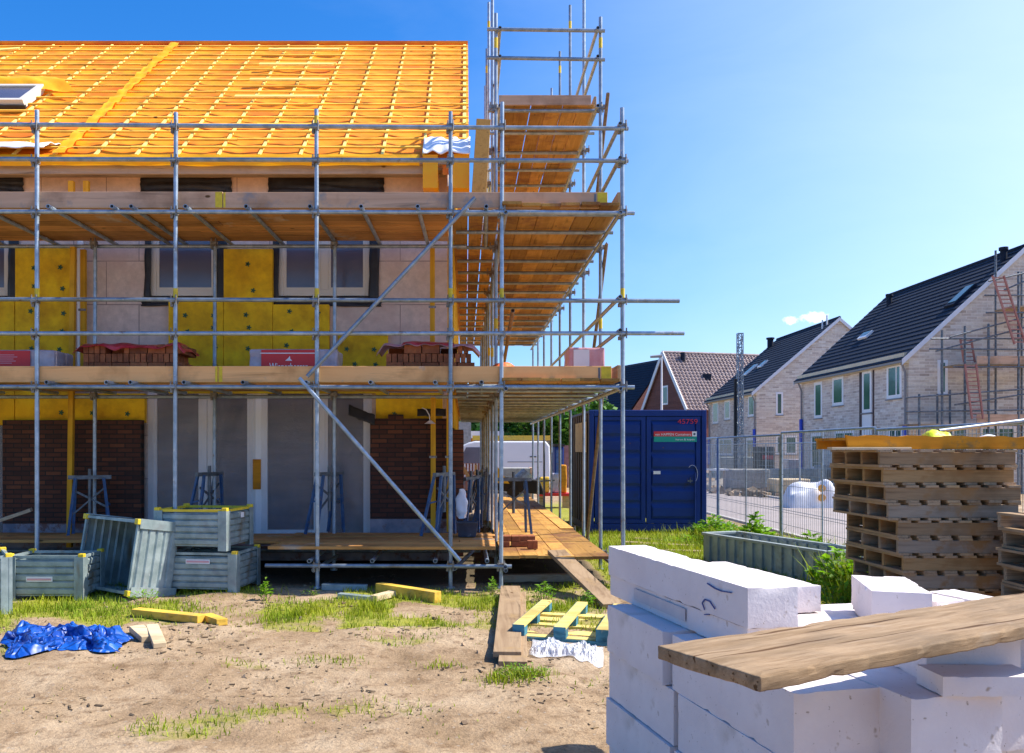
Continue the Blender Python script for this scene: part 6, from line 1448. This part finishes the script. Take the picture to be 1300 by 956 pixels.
# taller tufts
tufts = [(470, 775, .13, 130), (478, 770, .15, 110), (455, 782, .10, 90), (372, 785, .09, 200), (392, 778, .08, 120), (345, 790, .08, 120), (605, 772, .09, 160), (620, 765, .10, 100), (365, 762, .07, 50), (545, 790, .06, 80), (650, 860, .08, 200), (672, 858, .08, 160), (640, 868, .07, 120), (560, 846, .05, 80), (395, 838, .05, 60), (440, 840, .05, 60), (90, 772, .07, 250), (40, 776, .07, 250), (130, 780, .06, 200), (240, 772, .06, 120), (225, 768, .07, 120), (700, 775, .08, 160), (740, 770, .09, 120), (760, 800, .1, 80), (335, 752, .1, 60)]
for (px, py, h, k) in tufts:
    c_ = PG(px, py)
    for i in range(k):
        x, y = c_.x + rr.gauss(0, .09), c_.y + rr.gauss(0, .08); hh = h * rr.uniform(.4, 1.15); blade(x, y, hh, rr.uniform(.003, .0055), hh * rr.uniform(.1, .8), rr.random() * 6.28)
for (cx_, cy_, rx_, ry_, hh_, k_) in ((4.15, 9.0, .22, .35, .50, 420), (3.9, 8.2, .2, .3, .36, 260), (4.45, 10.6, .2, .7, .42, 420), (4.9, 12.6, .4, 1.2, .38, 700), (4.6, 15.2, .7, .8, .34, 700), (5.4, 10.5, .25, 2.0, .30, 600), (3.6, 14.0, 1.4, 1.2, .16, 1200)):
    for i in range(k_):
        x, y = cx_ + rr.gauss(0, rx_ * .6), cy_ + rr.gauss(0, ry_ * .6); hh = hh_ * rr.uniform(.35, 1.1); blade(x, y, hh, rr.uniform(.005, .010), hh * rr.uniform(.2, .9), rr.random() * 6.28)
b.v = vs; b.f = fs; b.sm = [False] * len(fs); gg = b.build('grass', m_grass, None, fix=False); gg['kind'] = 'stuff'; gg['label'] = 'patchy bright green grass on the sandy site'
# small stones and clods
b = B(); 
for _ in range(500):
    y = 4.8 + 5 * rr.random(); x = -5 + rr.random() * 7.5; s = .004 + .016 * rr.random() ** 4; m = Matrix.Translation((x, y, gz(x, y) + s * .2)) @ Matrix.Rotation(rr.random() * 6, 4, Vector((rr.random(), rr.random(), .3)).normalized()); b.box((-s, -s * .8, -s * .5), (s, s * .8, s * .5), m)
o = b.build('pebbles', m_stone, None); o['kind'] = 'stuff'; o['label'] = 'small stones and clods scattered over the sand'
b = B()
for _ in range(5200):
    y = 4.6 + 6 * rr.random(); x = -5.3 + rr.random() * 8.3; k_ = noise.noise(Vector((x * 1.1, y * 1.6, 8)))
    if k_ < .0: continue
    s = rr.uniform(.006, .03) * (.5 + k_); m = Matrix.Translation((x, y, gz(x, y) + .002)) @ Matrix.Rotation(rr.random() * 6, 4, 'Z') @ Matrix.Rotation(rr.gauss(0, .35), 4, 'X'); b.box((-s, -s * .25, -.002), (s, s * .25, s * .25), m)
o = b.build('wood_litter', m_soil if False else M('dark_litter', (.10, .065, .035), (.34, .24, .13), scale=3, isl=(.5, 1.3)), None); o['kind'] = 'stuff'; o['label'] = 'dark crumbs of soil and wood chips scattered on the sand'
# weeds
def weed(label, px, py, h, r, n, Y=None, seed=1, mat=m_weed):
    rr = random.Random(seed); c_ = PG(px, py) if Y is None else Vector((PX(px, Y), Y, 0)); z0 = gz(c_.x, c_.y)
    t = thing('weed_plant', label, 'weed', (c_.x, c_.y, z0), 'weeds around the site'); b = B(); st = B()
    for i in range(n):
        a = rr.random() * 6.28; rad = r * rr.random() ** .6; hh = h * rr.uniform(.3, 1) * (1 - .5 * rad / r); p = Vector((c_.x + math.cos(a) * rad, c_.y + math.sin(a) * rad, z0 + hh))
        if i % 5 == 0: st.tube((c_.x + math.cos(a) * rad * .4, c_.y + math.sin(a) * rad * .4, z0 - .01), p, .004, 4, r2=.002)
        d = Vector((math.cos(a) + rr.gauss(0, .5), math.sin(a) + rr.gauss(0, .5), rr.uniform(-.2, .9))).normalized(); e = d.cross(Vector((0, 0, 1))).normalized(); L = h * rr.uniform(.12, .32); w = L * .24; q = Vector((0, 0, -L * .15))
        b.add([p - d * L * .5 + q, p - e * w, p + d * L * .5 + q, p + e * w], [(0, 1, 2), (0, 2, 3)])
    st.build('stem', m_stem, t); b.build('leaves', mat, t, fix=False)
weed('broad leaved weed in front of the tipped over bin', 183, 766, .17, .20, 110, seed=2)
weed('weed at the foot of the lower stacked bin', 337, 760, .30, .07, 50, seed=3); weed('dry weed with a brown clod under the platform edge', 395, 754, .12, .12, 60, seed=4)
weed('thin weed beside the corner standard', 625, 754, .22, .07, 40, seed=5); weed('tall grassy weed under the ramp plank', 690, 762, .24, .13, 90, seed=6); weed('small weed between the plank and the blue pallet', 748, 770, .2, .08, 60, seed=7)
weed('green weed clump at the bottom edge near the plank', 664, 862, .12, .2, 160, seed=8)
weed('bushy weed at the right foot of the blue container', 905, 672, .55, .45, 340, Y=15.8, seed=9); weed('bushy weed between the container and the steel trough', 930, 680, .45, .5, 320, Y=14.4, seed=10); weed('tall weed behind the steel trough', 960, 690, .75, .28, 200, Y=13.4, seed=11); weed('weed behind the right end of the steel trough', 1030, 700, .50, .35, 260, Y=11.6, seed=12)
weed('lush weed between the trough and the tall pallet stack', 1062, 730, .62, .28, 150, Y=9.0, seed=13); weed('low weed left of the big squared block', 1055, 745, .42, .25, 90, Y=8.2, seed=14); weed('weed in front of the blue container door', 870, 690, .25, .4, 200, Y=15.0, seed=15)

# =================================================================== LIGHT, SKY, CAMERA
sun_el, sun_az = R(50), R(85)          # azimuth from +y towards +x
sd = Vector((math.sin(sun_az) * math.cos(sun_el), math.cos(sun_az) * math.cos(sun_el), math.sin(sun_el)))
L = bpy.data.lights.new('sun', 'SUN'); L.energy = 5.0; L.angle = R(.5); L.color = (1, .94, .84)
lo = bpy.data.objects.new('sun', L); COL.objects.link(lo); lo.rotation_euler = (-sd).to_track_quat('-Z', 'Y').to_euler(); lo.location = (0, 0, 30)
w = bpy.data.worlds.new('World'); scene.world = w; w.use_nodes = True; nt = w.node_tree; nt.nodes.clear()
out = nt.nodes.new('ShaderNodeOutputWorld'); bg = nt.nodes.new('ShaderNodeBackground'); nt.links.new(bg.outputs[0], out.inputs[0])
sk = nt.nodes.new('ShaderNodeTexSky'); sk.sky_type = 'NISHITA'; sk.sun_disc = False; sk.sun_elevation = sun_el; sk.sun_rotation = sun_az; sk.air_density = 1.0; sk.dust_density = 1.2; sk.ozone_density = 3.0; sk.altitude = 0
hs = nt.nodes.new('ShaderNodeHueSaturation'); hs.inputs['Saturation'].default_value = 1.28; nt.links.new(mixc(nt, 1.0, sk.outputs[0], (.86, .95, 1.15), 'MULTIPLY'), hs.inputs['Color'])
tc = nt.nodes.new('ShaderNodeTexCoord')
gl = nt.nodes.new('ShaderNodeVectorMath'); gl.operation = 'DOT_PRODUCT'; nt.links.new(tc.outputs['Generated'], gl.inputs[0]); gl.inputs[1].default_value = Vector((math.sin(R(62)), math.cos(R(62)), .22)).normalized()
glare = math_n(nt, 'POWER', math_n(nt, 'MAXIMUM', gl.outputs['Value'], 0.0), 4.0)   # bright humid air towards the sun
wm = nt.nodes.new('ShaderNodeMapping'); nt.links.new(tc.outputs['Generated'], wm.inputs[0]); wm.inputs['Scale'].default_value = (1, 1, 3.2); wisp = tex_noise(nt, wm.outputs[0], 2.6, 6, .6, .6)
# two small fair weather clouds low over the houses
col = mixc(nt, math_n(nt, 'MULTIPLY', math_n(nt, 'ADD', glare, math_n(nt, 'MULTIPLY', math_n(nt, 'SUBTRACT', wisp, .5), .22)), .66), hs.outputs[0], (6.3, 7.1, 8.3))
for (px, py, wx, wz) in ((1003, 407, .0085, .005), (1034, 403, .0150, .007)):
    d = Vector(((px - CX) / F, 1, -(py - CY) / F)).normalized(); rt = Vector((d.y, -d.x, 0)).normalized(); upd = rt.cross(d)
    acc = None
    for ax, wd in ((rt, wx), (upd, wz)):
        dp = nt.nodes.new('ShaderNodeVectorMath'); dp.operation = 'DOT_PRODUCT'; nt.links.new(tc.outputs['Generated'], dp.inputs[0]); dp.inputs[1].default_value = ax / wd
        sq = math_n(nt, 'MULTIPLY', dp.outputs['Value'], dp.outputs['Value']); acc = sq if acc is None else math_n(nt, 'ADD', acc, sq)
    fw = nt.nodes.new('ShaderNodeVectorMath'); fw.operation = 'DOT_PRODUCT'; nt.links.new(tc.outputs['Generated'], fw.inputs[0]); fw.inputs[1].default_value = d
    nz = tex_noise(nt, tc.outputs['Generated'], 160, 5, .6); acc = math_n(nt, 'ADD', acc, math_n(nt, 'MULTIPLY', math_n(nt, 'SUBTRACT', nz, .5), 2.6))
    fac = ramp(nt, acc, [(.15, (1, 1, 1)), (1.0, (0, 0, 0))]); fac = math_n(nt, 'MULTIPLY', fac, math_n(nt, 'GREATER_THAN', fw.outputs['Value'], 0.0))
    fac = math_n(nt, 'MULTIPLY', fac, .6)
    col = mixc(nt, fac, col, (9.5, 9.3, 9.2))
nt.links.new(col, bg.inputs[0]); bg.inputs[1].default_value = .13
cam = bpy.data.cameras.new('camera'); co = bpy.data.objects.new('camera', cam); COL.objects.link(co); scene.camera = co
co.location = (0, 0, EYE); co.rotation_euler = (R(90), 0, 0); cam.sensor_width = 36; cam.lens = F / 1300 * 36
cam.shift_x = (650 - CX) / 1300; cam.shift_y = (CY - 478) / 1300; cam.clip_end = 2000; cam.clip_start = .05
scene.view_settings.view_transform = 'Standard'; scene.view_settings.look = 'None'; scene.view_settings.gamma = 1; scene.view_settings.exposure = .72
scene.cycles.max_bounces = 8; scene.cycles.transparent_max_bounces = 16
